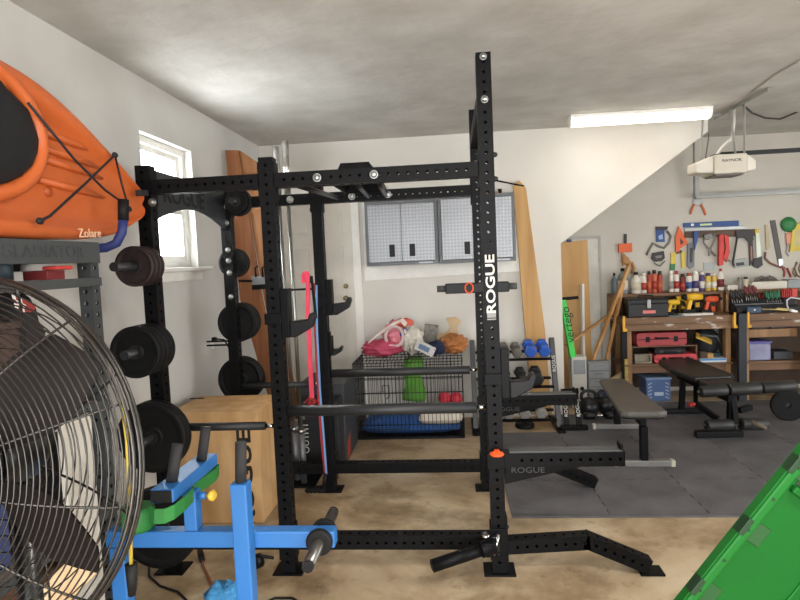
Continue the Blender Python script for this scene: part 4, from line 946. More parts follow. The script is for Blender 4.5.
# ---------------------------------------------------------------- adjustable bench with foam rollers
ab = T('adjustable_bench', 'black adjustable bench with round foam leg rollers', 'weight bench', (2.2, 2.7, MZ))
fv = M('black_vinyl', '#1c1b1b', .35, 0, .2, 10, .06, 160); foam = M('foam_roller', '#242423', .5, 0, .2, 16, .08, 120)
P('back_pad', MB().prism([(1.93, 3.28, .50), (2.30, 3.36, .50), (2.42, 2.66, .455), (2.36, 2.60, .455), (2.02, 2.56, .455), (1.92, 2.9, .478)], (0, 0, .06)), fv, ab, .022, None, 3)
P('seat_pad', MB().prism([(2.04, 2.54, .44), (2.34, 2.60, .44), (2.36, 2.40, .435), (2.06, 2.36, .435)], (0, 0, .055)), fv, ab, .02, None, 3)
P('main_rail', MB().beam((2.12, 3.2, .40), (2.24, 2.32, .36), .06, .06), black_steel, ab, .004)
P('front_post', MB().beam((2.24, 2.34, MZ), (2.26, 2.36, .42), .06, .06, (0, 1, 0)), black_steel, ab, .004)
P('rear_post', MB().beam((2.12, 3.16, MZ+.04), (2.13, 3.14, .40), .05, .05, (0, 1, 0)), black_steel, ab, .004)
P('front_foot', MB().box2(1.93, 2.34, 2.30, 2.375, MZ, MZ+.06), black_plastic, ab, .012)
P('rear_foot', MB().box2(1.92, 2.34, 3.12, 3.18, MZ, MZ+.05), black_plastic, ab, .01)
P('adjuster', MB().beam((2.16, 2.9, .37), (2.05, 2.62, .25), .04, .04).beam((2.05, 2.62, .25), (2.2, 2.5, .13), .05, .05), black_steel, ab, .004)
P('adjust_knob', MB().tube((2.03, 2.60, .25), (1.99, 2.58, .25), .018).box2(1.975, 1.99, 2.555, 2.605, .235, .265), M('red_knob', '#c43a35', .5), ab, .003, 'red adjusting knob')
def roller(p, q, r=.052):
    p, q = Vector(p), Vector(q); d = (q-p).normalized(); L = (q-p).length
    o = P('foam_roller', MB().lathe([(.012,0),(r*.85,0),(r,.012),(r,L-.012),(r*.85,L),(.012,L)], p, d, 26, closed=True), foam, ab)
    P('roller_cap', MB().lathe([(0,-.004),(.028,-.004),(.028,.004),(0,.004)], p, d, 16), black_plastic, o)
    return o
P('roller_axle', MB().tube((1.95, 2.32, .432), (2.86, 2.42, .444), .012), steel, ab)
roller((1.97, 2.322, .432), (2.21, 2.348, .435)); roller((2.225, 2.35, .436), (2.51, 2.381, .44), .057); roller((2.525, 2.383, .44), (2.83, 2.417, .444), .052)
P('lower_axle', MB().tube((1.99, 2.28, .14), (2.56, 2.31, .13), .012), steel, ab)
roller((2.0, 2.27, .14), (2.23, 2.29, .135)); roller((2.29, 2.27, .145), (2.54, 2.33, .125), .055)
P('leg_arm', MB().beam((2.26, 2.36, .42), (2.26, 2.28, .14), .045, .045, (1, 0, 0)), black_steel, ab, .004)
P('grip_handle', MB().tube((2.36, 2.30, .175), (2.45, 2.15, .14), .017).tube((2.30, 2.32, .18), (2.36, 2.30, .175), .012), M('tan_grip', '#6d6152', .6), ab)
P('cross_brace', MB().beam((2.36, 2.45, .22), (2.5, 2.52, .23), .05, .05), black_steel, ab, .004)
wl = T('wheel', 'black round plate leaning behind the last foam roller', 'weight plate', (2.86, 2.86, MZ)); wl.name = 'weight_plate'
P('disc', MB().lathe([(.026,0),(.14,0),(.15,.01),(.15,.04),(.14,.05),(.026,.05)], (2.98, 2.80, MZ+.1505), (.25, 1, .0), 36, closed=True), iron, wl)
# ---------------------------------------------------------------- kettlebells and a dumbbell on the mat
kbm = M('kettlebell_black', '#1d1d1f', .38, .1, .2, 20)
def kettlebell(u, v, R, label):
    c = atz(u, v, MZ); t = T('kettlebell', label, 'kettlebell', c)
    P('bell', MB().ball(c+Vector((0, 0, R*.93)), R, 24, 16, flatbottom=-R*.93), kbm, t)
    hz = c.z+R*1.5; P('handle', MB().path([c+Vector((a*R, 0, MZ*0+b*R)) for a, b in ((-.6,1.55),(-.72,1.9),(-.66,2.25),(-.4,2.5),(0,2.58),(.4,2.5),(.66,2.25),(.72,1.9),(.6,1.55))], R*.17, 10), kbm, t)
kettlebell(589, 416, .105, 'larger black kettlebell on the mat, nearer the lettered struts')
kettlebell(605, 413, .095, 'smaller black kettlebell on the mat, nearer the flat bench')
fd = T('dumbbell', 'black dumbbell with a bright handle on the mat before the kettlebells', 'dumbbell', atz(600, 418, MZ))
c = atz(600, 419, MZ)+Vector((0, 0, .036))
for s in (-1, 1): P('head', MB().tube(c+Vector((s*.16, 0, 0)), c+Vector((s*.055, 0, 0)), .036), kbm, fd)
P('handle', MB().tube(c-Vector((.056, 0, 0)), c+Vector((.056, 0, 0)), .015), chrome, fd)
ONE('blue_bin', MB().prism([atz(604, 406, MZ), atz(622, 406, MZ), atz(624, 402, MZ), atz(604, 402, MZ)], (0, 0, .19)), M('deep_blue', '#23336f', .5), 'deep blue plastic tub on the floor behind the flat bench', 'tub', None, .01)
# ---------------------------------------------------------------- under the stair: timber, plywood, drawers
plyw = wood('stair_plywood', '#d0a56c', '#bd8f55', (1, 1, .2), 5)
pine = wood('pine_stick', '#c99a62', '#b17f49', (1, 1, .1), 16)
whitew = M('white_board', '#ded8cc', .6, 0, .05)
ONE('plywood_sheet', MB().prism([(1.10, 4.20, .0), (1.47, 4.20, 0), (1.44, 4.215, 1.87), (1.10, 4.215, 1.85)], (0, .018, 0)), plyw, 'tall plywood sheet standing against the far wall under the stair', 'plywood', None, .002)
ps = T('framed_board', 'thin white-framed board leaning on the far wall beside the plywood', 'panel', (1.55, 4.22, 0))
P('panel_board', MB().box2(1.10, 1.585, 4.236, 4.246, .0, 1.90), M('panel_grey_white', '#cdc9c0', .6), ps)
P('panel_edge', MB().box2(1.575, 1.60, 4.226, 4.249, 0, 1.915).box2(1.10, 1.575, 4.226, 4.2355, 1.88, 1.915), M('panel_edge', '#a8a59d', .5, .2), ps)
ONE('blue_clip', MB().box2(1.20, 1.25, 4.19, 4.234, 1.852, 1.885), M('clip_blue', '#3d4a78', .5), 'small blue clip on the top edge of the plywood sheet', 'clip', None, .004)
def stick(u0, v0, y0, u1, v1, y1, w, h, m, label, name='wooden_stick', zb=None):
    a, b = aty(u0, v0, y0), aty(u1, v1, y1)
    if zb is not None: b = a + (b-a)*((a.z-zb)/(a.z-b.z))
    return ONE(name, MB().beam(a, b, w, h, (1, .3, 0)), m, label, 'stick', None, .002)
stick(582, 284, 4.08, 583, 360, 4.0, .055, .03, whitew, 'white painted board standing upright in front of the plywood sheet', 'white_board', .01)
stick(629.5, 264, 3.90, 592, 362, 3.80, .045, .03, pine, 'long pine stick leaning toward the wall clamp, the flatter of two', zb=.012)
stick(623.5, 283, 3.948, 606, 362, 3.85, .035, .03, pine, 'long pine stick leaning more steeply behind the grey drawers', zb=.012)
stick(616, 311, 4.10, 566, 345, 3.90, .045, .025, pine, 'pine stick sloping low across the plywood sheet')
stick(625, 372, 3.9, 606, 385, 3.8, .06, .05, M('pale_pine', '#d2bd92', .6), 'short pale wood offcut behind the grey drawer unit', 'wood_offcut')
gt = T('green_box', 'tall bright green box with black lettering under the stair', 'box', aty(571, 360, 3.55))
ga, gbq = aty(562.5, 300, 3.6), aty(572.5, 357, 3.55)
P('box_body', MB().beam(ga, gbq, .095, .06, (1, 0, 0)), M('neon_green', '#36d04a', .5, 0, .05), gt, .003)
gd = (ga-gbq).normalized()
text('vertego', (ga+gbq)/2+Vector((.0, -.052, .05)), gd, Vector((-1, 0, 0)), .13, M('letter_dark', '#163b1c', .7), gt, sx=1.0)
P('top_handle', MB().tube(aty(561, 299, 3.6), aty(578, 297.5, 3.62), .018), black_plastic, gt)
wm = T('white_machine', 'white and grey appliance with a round knob beneath the green box', 'appliance', (1.16, 3.5, 0))
m0 = aty(574, 355, 3.5); m1 = aty(587, 398, 3.5)
P('machine_body', MB().box2(m0.x-.03, m1.x+.005, 3.5, 3.68, .0, .575), M('machine_white', '#c7c4bd', .5, 0, .08), wm, .012)
P('machine_panel', MB().box2(m0.x-.01, m1.x-.01, 3.495, 3.4995, .38, .54), M('machine_grey', '#8d9194', .5), wm, .003)
P('machine_knob', MB().lathe([(0,0),(.022,0),(.02,.015),(0,.015)], (m1.x-.05, 3.4995, .22), (0,-1,0), 18), black_plastic, wm)
du = T('drawer_unit', 'grey small-parts drawer unit with stacked drawers under the stair', 'drawer unit', (1.4, 3.6, 0))
d0, d1 = 1.275, 1.515
P('carcass', MB().box2(d0, d1, 3.60, 3.70, 0, .50), M('drawer_grey', '#77797a', .55), du, .006)
for k in range(5):
    z = .04+k*.09; dw = P('drawer', MB().box2(d0+.012, d1-.012, 3.588, 3.6, z, z+.075), M('drawer_face', '#8c8f90', .5), du, .004)
    P('drawer_pull', MB().box2(d0+.07, d1-.07, 3.578, 3.588, z+.05, z+.062), M('drawer_grey', '#77797a', .55), dw, .002)
ch = T('charger_stand', 'black and yellow spirit level standing at the end of the workbench', 'level', (1.70, 3.72, 0))
l0 = aty(624, 335, 3.72)
P('level_body', MB().box2(l0.x-.03, l0.x+.03, 3.70, 3.74, .0, .82), black_plastic, ch, .004)
P('level_face', MB().box2(l0.x-.005, l0.x+.028, 3.694, 3.6999, .15, .5), M('level_yellow', '#c2a64a', .6, 0, .4, 60), ch, .002)
# ---------------------------------------------------------------- workbenches
bw = wood('bench_wood', '#7d5c41', '#553b28', (.08, 1, 1), 9, .65); bw2 = wood('bench_leg_wood', '#a37c54', '#7f5c3a', (1, 1, .1), 10)
redtool_ = M('grip_red', '#a8332d', .5)
def stained(m):
    nt = m.node_tree; b = nt.nodes['Principled BSDF']; src = b.inputs['Base Color'].links[0].from_socket
    tc = nt.nodes.new('ShaderNodeTexCoord'); mp = nt.nodes.new('ShaderNodeMapping'); mp.inputs['Scale'].default_value = (3, 3, 8); nt.links.new(tc.outputs['Object'], mp.inputs[0])
    n = nt.nodes.new('ShaderNodeTexNoise'); n.inputs['Scale'].default_value = 2.2; n.inputs['Detail'].default_value = 3; nt.links.new(mp.outputs[0], n.inputs[0])
    r = nt.nodes.new('ShaderNodeValToRGB'); r.color_ramp.elements[0].position = .6; r.color_ramp.elements[1].position = .66; nt.links.new(n.outputs[0], r.inputs[0])
    mx = nt.nodes.new('ShaderNodeMixRGB'); nt.links.new(r.outputs[0], mx.inputs[0]); nt.links.new(src, mx.inputs[1]); mx.inputs[2].default_value = srgb('#b3aaa0'); nt.links.new(mx.outputs[0], b.inputs['Base Color']); return m
bws = stained(wood('bench_wood_stained', '#86664a', '#5c422d', (.08, 1, 1), 9, .65))
YF0 = 3.66
def workbench(x0, x1, zt, label, steel_leg=None):
    t = T('workbench', label, 'workbench', ((x0+x1)/2, 3.95, 0))
    P('worktop', MB().box2(x0, x1, YF0, FY-.01, zt-.075, zt), bws, t, .004)
    ap = P('apron', MB().box2(x0+.01, x1-.01, YF0+.005, YF0+.045, zt-.15, zt-.077), bws, t, .004)
    for x in (x0+.06, x1-.10):
        for y in (YF0+.05, FY-.1): P('leg', MB().box2(x, x+.055, y, y+.08, 0, zt-.077), bw2, t, .004)
    P('lower_shelf', MB().box2(x0+.03, x1-.03, YF0+.03, FY-.02, .412, .435), bw, t, .003)
    P('shelf_apron', MB().box2(x0+.116, x1-.102, YF0+.055, YF0+.09, .33, .411), bw, t, .003)
    P('back_board', MB().box2(x0+.02, x1-.02, FY-.016, FY-.004, .05, zt-.08), M('back_board', '#4f3d2f', .8, 0, .2), t)
    return t
BZ = .966
w1 = workbench(1.675, 2.905, BZ, 'worn wooden workbench holding the black toolbox')
w2 = workbench(2.94, 4.35, BZ, 'wooden workbench at the right holding the screwdriver racks')
pm = M('dark_blue_post', '#1f252e', .5, .1, .15)
dp = T('steel_post', 'dark blue steel post between the two workbenches', 'post', (2.97, 3.62, 0))
P('post_body', MB().box2(2.895, 2.98, 3.60, 3.655, 0, .98), pm, dp, .004)
rp = T('grey_post', 'pale grey post standing at the right edge in front of the second workbench', 'post', (3.60, 3.63, 0))
P('post_body', MB().box2(3.565, 3.64, 3.60, 3.655, 0, .80), M('post_grey', '#8f8d86', .6), rp, .004)
P('post_foot', MB().box2(3.55, 3.68, 3.585, 3.656, 0, .02), M('post_grey', '#8f8d86', .6), rp, .003)
# yellow clamps on the worktops
yel = M('clamp_yellow', '#e0a52a', .45, 0, .1)
for x, lab in ((1.69, 'yellow clamp on the left end of the toolbox workbench'), (2.868, 'yellow clamp on the right end of the toolbox workbench'), (3.01, 'yellow clamp on the second workbench beside the blue post')):
    t = T('clamp', lab, 'clamp', (x, YF0-.02, BZ))
    P('clamp_body', MB().prism([(x-.018, YF0-.042, BZ+.03), (x+.008, YF0-.042, BZ+.03), (x+.008, YF0-.042, BZ-.105), (x+.03, YF0-.042, BZ-.12), (x+.03, YF0-.042, BZ-.145), (x-.018, YF0-.042, BZ-.145)], (0, .04, 0)), yel, t, .005)
    P('clamp_jaw', MB().box2(x-.02, x+.02, YF0-.04, YF0+.06, BZ+.001, BZ+.03), black_plastic, t, .003)
# riser shelves at the back of the benches
RZ = 1.212; RYF = 3.97
def riser(x0, x1, label):
    t = T('riser_shelf', label, 'shelf', ((x0+x1)/2, 4.1, BZ))
    P('shelf_board', MB().box2(x0, x1, RYF, FY-.012, RZ-.035, RZ), bw, t, .003)
    for x in (x0, x1-.03): P('end_board', MB().box2(x, x+.03, RYF+.01, FY-.012, BZ+.0005, RZ-.036), bw2, t, .003)
    P('back_board', MB().box2(x0+.031, x1-.031, FY-.03, FY-.014, BZ+.001, RZ-.036), M('riser_back', '#5a4636', .8), t)
riser(1.66, 2.90, 'wooden riser shelf holding the row of bottles and spray cans')
riser(2.93, 4.35, 'wooden riser shelf above the screwdriver racks')
# ---------------------------------------------------------------- bottles and cans on the riser
def col(key, h, r=.45): return M('c_'+key, h, r, 0, .08, 10)
def can(u0, u1, v0, v1, m, label, cap=None, lab=None, kind='can', y=None, neck=.78):
    y = y or 4.07; a = aty(u0, v1, y); b = aty(u1, v1, y); top = aty((u0+u1)/2, v0, y).z; x = (a.x+b.x)/2; r = min((b.x-a.x)/2, .075); h = top-RZ
    t = T({'can': 'spray_can', 'bottle': 'bottle', 'jug': 'jug'}[kind], label, kind, (x, y, RZ+.0005))
    z = RZ+.0005
    if kind == 'can':
        P('can_body', MB().lathe([(0,0),(r*.95,0),(r,.006),(r,h*.78),(r*.8,h*.84),(r*.45,h*.86),(0,h*.86)], (x, y, z), (0,0,1), 20), m, t)
        P('cap', MB().lathe([(0,0),(r*.72,0),(r*.72,h*.13),(r*.6,h*.155),(0,h*.155)], (x, y, z+h*.845), (0,0,1), 18), cap or frame_white, t)
    else:
        P('bottle_body', MB().lathe([(0,0),(r*.92,0),(r,.008),(r,h*.58),(r*.85,h*.7),(r*.36,h*.82),(r*.34,h*.88),(0,h*.88)], (x, y, z), (0,0,1), 20), m, t)
        P('cap', MB().lathe([(0,0),(r*.42,0),(r*.42,h*.12),(0,h*.12)], (x, y, z+h*.875), (0,0,1), 16), cap or black_plastic, t)
        if kind == 'jug': P('jug_handle', MB().path([(x+r*.5, y-.0, z+h*.82), (x+r*.98, y, z+h*.8), (x+r*1.08, y, z+h*.62), (x+r*.9, y, z+h*.45)], .009, 8), m, t)
    if lab: P('label_band', MB().lathe([(r+.0008,h*.16),(r+.0012,h*.16),(r+.0012,h*.52),(r+.0008,h*.52)], (x, y, z), (0,0,1), 20, closed=True), lab, t)
W_ = col('white', '#dcd6ca'); R_ = col('red', '#a63a30'); OR_ = col('rust', '#c2633f'); PU = col('purple', '#4d3f74'); YE = col('yellow', '#d2b04a'); DR = col('darkred', '#6e2a2a'); GB = col('greyblue', '#5e6a70'); BL = col('blue', '#3c5b93'); BK = col('blackc', '#26262a'); CR = col('cream', '#cfc5ae')
can(611.5, 617.5, 273, 294, GB, 'grey blue bottle at the end of the riser, nearest the stair', None, None, 'bottle')
can(618, 628, 268, 294, col('clear', '#7f8a88', .2), 'large grey translucent jug behind the leaning sticks', None, W_, 'jug')
can(631, 641, 272, 294, W_, 'white jug with a black cap and round tan label', None, CR, 'jug')
can(641.5, 646.5, 273, 293, W_, 'slim white can with red lettering beside the white jug', None, R_)
can(647, 651.5, 271, 293, R_, 'first of three red spray cans with black caps', BK, OR_)
can(652, 657, 270, 293, OR_, 'second of three red spray cans with black caps', BK, R_)
can(657.5, 662.5, 271, 293, R_, 'third of three red spray cans, beside the gap', BK, OR_)
can(669, 673.5, 271, 292.5, W_, 'white can with a grey band, first after the gap', None, col('greyband', '#9b9995'))
can(674, 679, 271, 292.5, W_, 'white can with a red band, second after the gap', R_, R_)
can(680, 685.5, 274, 292.5, DR, 'dark red can between white cans', BK, R_)
can(686, 692, 273, 292.5, W_, 'white can with a blue label beside the dark red can', R_, BL)
can(692.5, 698.5, 271, 292.5, W_, 'white can with a purple label', None, PU)
can(699.5, 704.5, 272, 292, PU, 'purple can with a white label', W_, W_)
can(705, 711, 273, 292, YE, 'yellow can beside the purple can', PU, col('pale', '#d8cfb5'))
can(711.5, 716.5, 273, 292, YE, 'yellow can with a white cap, beside the tall white bottle', W_, W_)
can(717.5, 724, 268.5, 292, W_, 'tall white bottle with dark label at the shelf end', R_, DR, 'bottle')
# ---------------------------------------------------------------- on the first worktop
tb = T('toolbox', 'black steel toolbox with a red label on the workbench', 'toolbox', (1.99, 3.8, BZ))
tbx0, tbx1 = 1.765, 2.195
P('toolbox_body', MB().box2(tbx0, tbx1, 3.72, 3.94, BZ+.0005, BZ+.15), M('toolbox_black', '#14161a', .45, 0, .15), tb, .008)
P('toolbox_lid', MB().prism([(tbx0-.004, 3.716, BZ+.152), (tbx0-.004, 3.716, BZ+.19), (tbx0-.004, 3.76, BZ+.212), (tbx0-.004, 3.90, BZ+.212), (tbx0-.004, 3.944, BZ+.19), (tbx0-.004, 3.944, BZ+.152)], (tbx1-tbx0+.008, 0, 0)), M('toolbox_black', '#14161a', .45), tb, .004)
P('toolbox_latch', MB().box2(1.965, 2.005, 3.706, 3.716, BZ+.10, BZ+.19).box2(1.97, 2.0, 3.70, 3.72, BZ+.17, BZ+.2), steel, tb, .004)
P('toolbox_label', MB().box2(1.92, 2.06, 3.7185, 3.7195, BZ+.04, BZ+.075), M('label_pink', '#d97a74', .6), tb)
P('toolbox_handle', MB().path([(1.90, 3.83, BZ+.212), (1.91, 3.83, BZ+.235), (2.06, 3.83, BZ+.235), (2.07, 3.83, BZ+.212)], .008, 8), black_plastic, tb)
def drill(x, y, z, m, label, s=1.0, flip=1):
    t = T('cordless_drill', label, 'drill', (x, y, z))
    f = flip*s
    P('motor_housing', MB().path([(x-.09*f, y, z+.155*s), (x-.02*f, y, z+.155*s), (x+.05*f, y, z+.155*s)], [.03*s, .034*s, .03*s], 14), m, t)
    P('chuck', MB().tube((x+.05*f, y, z+.155*s), (x+.10*f, y, z+.155*s), .023*s, .014*s), black_plastic, t)
    P('rear_cap', MB().path([(x-.125*f, y, z+.155*s), (x-.088*f, y, z+.155*s)], [.022*s, .032*s], 14), black_plastic, t)
    P('trigger', MB().box((x-.025*f, y-.0, z+.105*s), (.03*s, .025*s, .035*s)), black_plastic, t)
    P('grip', MB().beam((x-.05*f, y, z+.13*s), (x-.075*f, y, z+.035*s), .034*s, .042*s, (0,1,0)), m, t, .006)
    P('battery', MB().box2(min(x-.125*f, x-.02*f), max(x-.125*f, x-.02*f), y-.035*s, y+.035*s, z, z+.045*s), black_plastic, t, .005)
dy_ = M('drill_yellow', '#e6b422', .45, 0, .12)
drill(2.305, 3.82, BZ+.001, dy_, 'yellow cordless drill on the workbench beside the black toolbox', .95, 1)
drill(2.42, 3.95, BZ+.001, dy_, 'yellow and black cordless drill in the middle of the three', 1.1, -1)
drill(2.56, 3.88, BZ+.001, dy_, 'yellow and black cordless drill near the orange drill', 1.25, 1)
drill(2.74, 3.88, BZ+.001, M('drill_orange', '#d9532b', .5), 'orange and black cordless drill at the end of the riser', 1.05, 1)
for x, y, w_, h_, m, lab in ((2.36, 4.05, .07, .12, black_plastic, 'black battery charger behind the first yellow drill'), (2.49, 4.06, .08, .17, dy_, 'tall yellow charger behind the middle drill'), (2.63, 4.07, .07, .14, black_plastic, 'black charger behind the third yellow drill'), (2.80, 4.05, .05, .15, M('drill_orange', '#d9532b', .5), 'orange charger at the end of the riser')):
    t = T('charger', lab, 'charger', (x, y, BZ))
    P('charger_body', MB().box2(x-w_/2, x+w_/2, y-.05, y+.05, BZ+.001, BZ+h_), m, t, .01)
    P('charger_slot', MB().box2(x-w_/3, x+w_/3, y-.054, y-.0505, BZ+h_*.45, BZ+h_*.85), black_plastic if m is not black_plastic else dy_, t, .003)
ONE('paper_stack', MB().box((2.50, 3.74, BZ+.012), (.34, .10, .022), Matrix.Rotation(.08, 3, 'Z')), M('paper_white', '#cfcbc6', .7), 'white sheets of paper lying on the worktop before the drills', 'paper', None, .002)
ONE('blue_folder', MB().box((2.28, 3.72, BZ+.005), (.16, .08, .009), Matrix.Rotation(-.1, 3, 'Z')), M('folder_teal', '#5f7f86', .6), 'grey blue pad lying on the worktop before the yellow drill', 'pad', None, .001)
for k, (x, m) in enumerate(((3.33, redtool_), (3.42, BK), (3.51, BL), (3.60, redtool_))):
    t = T('pliers', '%s pair of pliers standing behind the screwdrivers, %s grips' % (['first', 'second', 'third', 'fourth'][k], ['red', 'black', 'blue', 'red'][k]), 'pliers', (x, 4.02, BZ))
    for s in (-1, 1): P('grip', MB().path([(x+s*.008, 4.02, BZ+.13), (x+s*.022, 4.015, BZ+.17), (x+s*.014, 4.01, BZ+.215)], .008, 8), m, t)
    P('jaw', MB().beam((x, 4.02, BZ+.001), (x, 4.02, BZ+.132), .03, .012), steel, t, .003)
# ---------------------------------------------------------------- under the first workbench
SZ = .4355
redc = M('case_red', '#a8393d', .5, 0, .1); 
def toolcase(x0, x1, y, z, h, m, label, detail=black_plastic):
    t = T('tool_case', label, 'tool case', ((x0+x1)/2, y+.12, z))
    xs_ = [x0, x0+.03, x1-.03, x1]
    P('case_body', MB().prism([(x0, y, z+.02), (x0+.02, y, z), (x1-.02, y, z), (x1, y, z+.02), (x1, y, z+h-.02), (x1-.02, y, z+h), (x0+.02, y, z+h), (x0, y, z+h-.02)], (0, .24, 0)), m, t, .006)
    P('case_seam', MB().box2(x0+.01, x1-.01, y-.002, y+.01, z+h*.47, z+h*.53), detail, t)
    for x in (x0+(x1-x0)*.22, x0+(x1-x0)*.78): P('latch', MB().box2(x-.022, x+.022, y-.008, y, z+h*.3, z+h*.7), detail, t, .003)
    xm = (x0+x1)/2; P('case_handle', MB().path([(xm-.07, y, z+h*.6), (xm-.06, y-.025, z+h*.6), (xm+.06, y-.025, z+h*.6), (xm+.07, y, z+h*.6)], .009, 8), detail, t)
sh2 = MB().box2(1.80, 2.40, 3.80, 4.2, .565, .58)
x_a = lambda u, y=3.80: aty(u, 350, y).x
P('middle_shelf', MB().box2(1.796, 2.53, 3.78, 4.2, .612, .625).box2(1.796, 1.82, 3.78, 4.2, SZ, .612).box2(2.51, 2.53, 3.78, 4.2, SZ, .612), bw, w1, .002)
toolcase(1.87, 2.42, 3.79, .6255, .15, redc, 'large dark red tool case on the upper level under the workbench')
toolcase(2.04, 2.38, 3.72, .537, .07, black_plastic, 'flat black tool case lying on the brighter red case', M('dark_detail', '#3a3a3c', .6))
toolcase(2.04, 2.50, 3.72, SZ, .10, M('case_red_bright', '#c8434a', .5, 0, .08), 'bright red tool case on the lower shelf with two latches')
sb = T('small_box', 'small grey open-fronted box beside the bright red case', 'box', (1.9, 3.8, SZ))
P('box_frame', MB().box2(1.83, 2.02, 3.74, 3.77, SZ, SZ+.02).box2(1.83, 2.02, 3.74, 3.77, SZ+.09, SZ+.105).box2(1.83, 1.85, 3.74, 3.77, SZ+.02, SZ+.09).box2(2.0, 2.02, 3.74, 3.77, SZ+.02, SZ+.09).box2(1.83, 2.02, 3.771, 3.79, SZ, SZ+.105), M('box_greige', '#8a8070', .6), sb, .003)
tbg = T('tool_bag', 'black and yellow tool bag under the right end of the workbench', 'tool bag', (2.66, 3.9, SZ))
P('bag_body', MB().ball((2.685, 3.92, SZ+.20), (.14, .12, .16), 20, 12, .2, 6, 4, flatbottom=-.12), M('bag_black', '#1f2126', .75), tbg)
P('bag_flap', MB().beam((2.52, 3.80, SZ+.30), (2.68, 3.775, SZ+.22), .11, .02, (0, -.4, 1)), M('bag_yellow', '#c9a13c', .6), tbg, .004)
P('bag_strap', MB().path([(2.55, 3.84, SZ+.25), (2.58, 3.77, SZ+.30), (2.74, 3.78, SZ+.28), (2.82, 3.86, SZ+.16)], .014, 8), M('bag_grey', '#54585a', .7), tbg)
P('bag_base', MB().box2(2.56, 2.80, 3.80, 4.05, SZ+.046, SZ+.088), M('bag_teal', '#2d3f46', .7), tbg, .01)
tbg.location.z = SZ
ONE('cable_tray', MB().box2(2.53, 2.60, 3.70, 3.775, SZ+.045, SZ+.12), M('dark_wood', '#4b3a2c', .7), 'dark brown block beside the tan spool under the bench', 'block', None, .004).location.z = SZ+.045
ONE('tan_box', MB().box2(2.605, 2.67, 3.70, 3.78, SZ+.046, SZ+.10), M('tan_box', '#b88b4e', .6), 'small tan box on the blue and white packet', 'box', None, .004)
wp_ = T('blue_packet', 'white packet with a blue edge on the lower shelf', 'packet', (2.64, 3.76, SZ))
P('packet_body', MB().box2(2.53, 2.81, 3.70, 3.84, SZ+.0005, SZ+.045), M('packet_pale', '#c9d3dc', .5), wp_, .004)
P('packet_edge', MB().box2(2.535, 2.805, 3.698, 3.6995, SZ+.022, SZ+.042), M('packet_edge_blue', '#4a86c4', .5), wp_)
bt = T('storage_tote', 'clear blue plastic tote on the floor under the workbench', 'tote', (2.05, 3.75, 0))
bt0, bt1 = aty(646.5, 398, 3.72).x, aty(671, 398, 3.72).x
P('tote_body', MB().box2(bt0, bt1, 3.72, 4.0, .0, .25), M('tote_blue', '#566f9c', .35, 0, .15, 8), bt, .012)
P('tote_lid', MB().box2(bt0-.01, bt1+.01, 3.71, 4.01, .25, .275), M('tote_lid', '#7d93b5', .4), bt, .006)
tw = MB()
for k in range(5): tw.prism([(bt0+.02, 3.7195, .03+k*.04), (bt0+.06, 3.7195, .05+k*.04), (bt0+.06, 3.7195, .06+k*.04), (bt0+.02, 3.7195, .04+k*.04)], (0, -.002, 0)); tw.prism([(bt1-.06, 3.7195, .05+k*.04), (bt1-.02, 3.7195, .03+k*.04), (bt1-.02, 3.7195, .04+k*.04), (bt1-.06, 3.7195, .06+k*.04)], (0, -.002, 0))
P('tote_ribs', tw, M('tote_pale', '#b9c6da', .4), bt)
P('tote_latch', MB().box2((bt0+bt1)/2-.05, (bt0+bt1)/2+.05, 3.705, 3.7195, .07, .11), M('tote_pale', '#b9c6da', .4), bt, .004)
# ---------------------------------------------------------------- second workbench: drawer, tote, dark case
dw = P('drawer', MB().box2(3.05, 3.56, YF0+.05, 4.05, .70, .79), bw2, w2, .004)
P('open_tools', MB().beam((3.30, YF0+.1, .80), (3.50, YF0+.12, .80), .03, .02).beam((3.10, YF0+.1, .80), (3.28, YF0+.1, .80), .02, .016), M('tools_dark', '#2f3338', .5), dw)
tt = T('storage_tote', 'clear tote with a purple lid on the second bench shelf', 'tote', (3.12, 3.8, SZ))
P('tote_body', MB().box2(3.07, 3.30, 3.74, 3.98, SZ, SZ+.19), M('tote_clear', '#8f8fb0', .35, 0, .25, 12), tt, .012)
P('tote_lid', MB().box2(3.06, 3.31, 3.73, 3.99, SZ+.19, SZ+.215), M('lid_purple', '#5f5aa0', .45), tt, .006)
ONE('grey_case', MB().box2(3.34, 3.54, 3.76, 3.98, SZ, SZ+.09), M('case_dark_grey', '#3c3d42', .6), 'dark grey low case beside the purple-lidded tote', 'case', None, .008)
# ---------------------------------------------------------------- second worktop: screwdriver racks and small things
def rackrow(u0, u1, v0, v1, y, n, m, shaft, label, gname):
    a = aty(u0, v0, y); b = aty(u1, v0, y); zb = aty(u0, v1, y).z
    for k in range(n):
        x = a.x+(b.x-a.x)*(k+.5)/n; zt_ = a.z-.02*(k % 2)
        t = T('screwdriver', '%s screwdriver %s' % (['first', 'second', 'third', 'fourth', 'fifth', 'sixth', 'seventh'][k], label), 'screwdriver', (x, y, zb), gname)
        P('handle', MB().lathe([(0,0),(.009,.002),(.013,.02),(.011,.05),(.013,.07),(.008,.085),(0,.087)], (x, y-.03, zt_-.09), (0, .25, 1), 10), m, t)
        P('blade', MB().tube((x, y-.03, zt_-.09), (x, y-.06, max(zb, BZ+.02)), .0035, n=6), shaft, t)
rack2 = T('screwdriver_rack', 'dark stepped holder for screwdrivers on the second worktop', 'tool holder', (3.4, 3.98, BZ))
P('holder_step', MB().prism([(2.97, 3.80, BZ+.001), (2.97, 3.80, BZ+.05), (2.97, 3.95, BZ+.14), (2.97, 3.965, BZ+.14), (2.97, 3.965, BZ+.001)], (.66, 0, 0)), M('holder_dark', '#2c2c30', .7, 0, .3, 20), rack2, .003)
P('holder_rail', MB().box2(2.97, 3.63, 3.855, 3.862, BZ+.085, BZ+.098), M('rail_grey', '#55565a', .5), rack2)
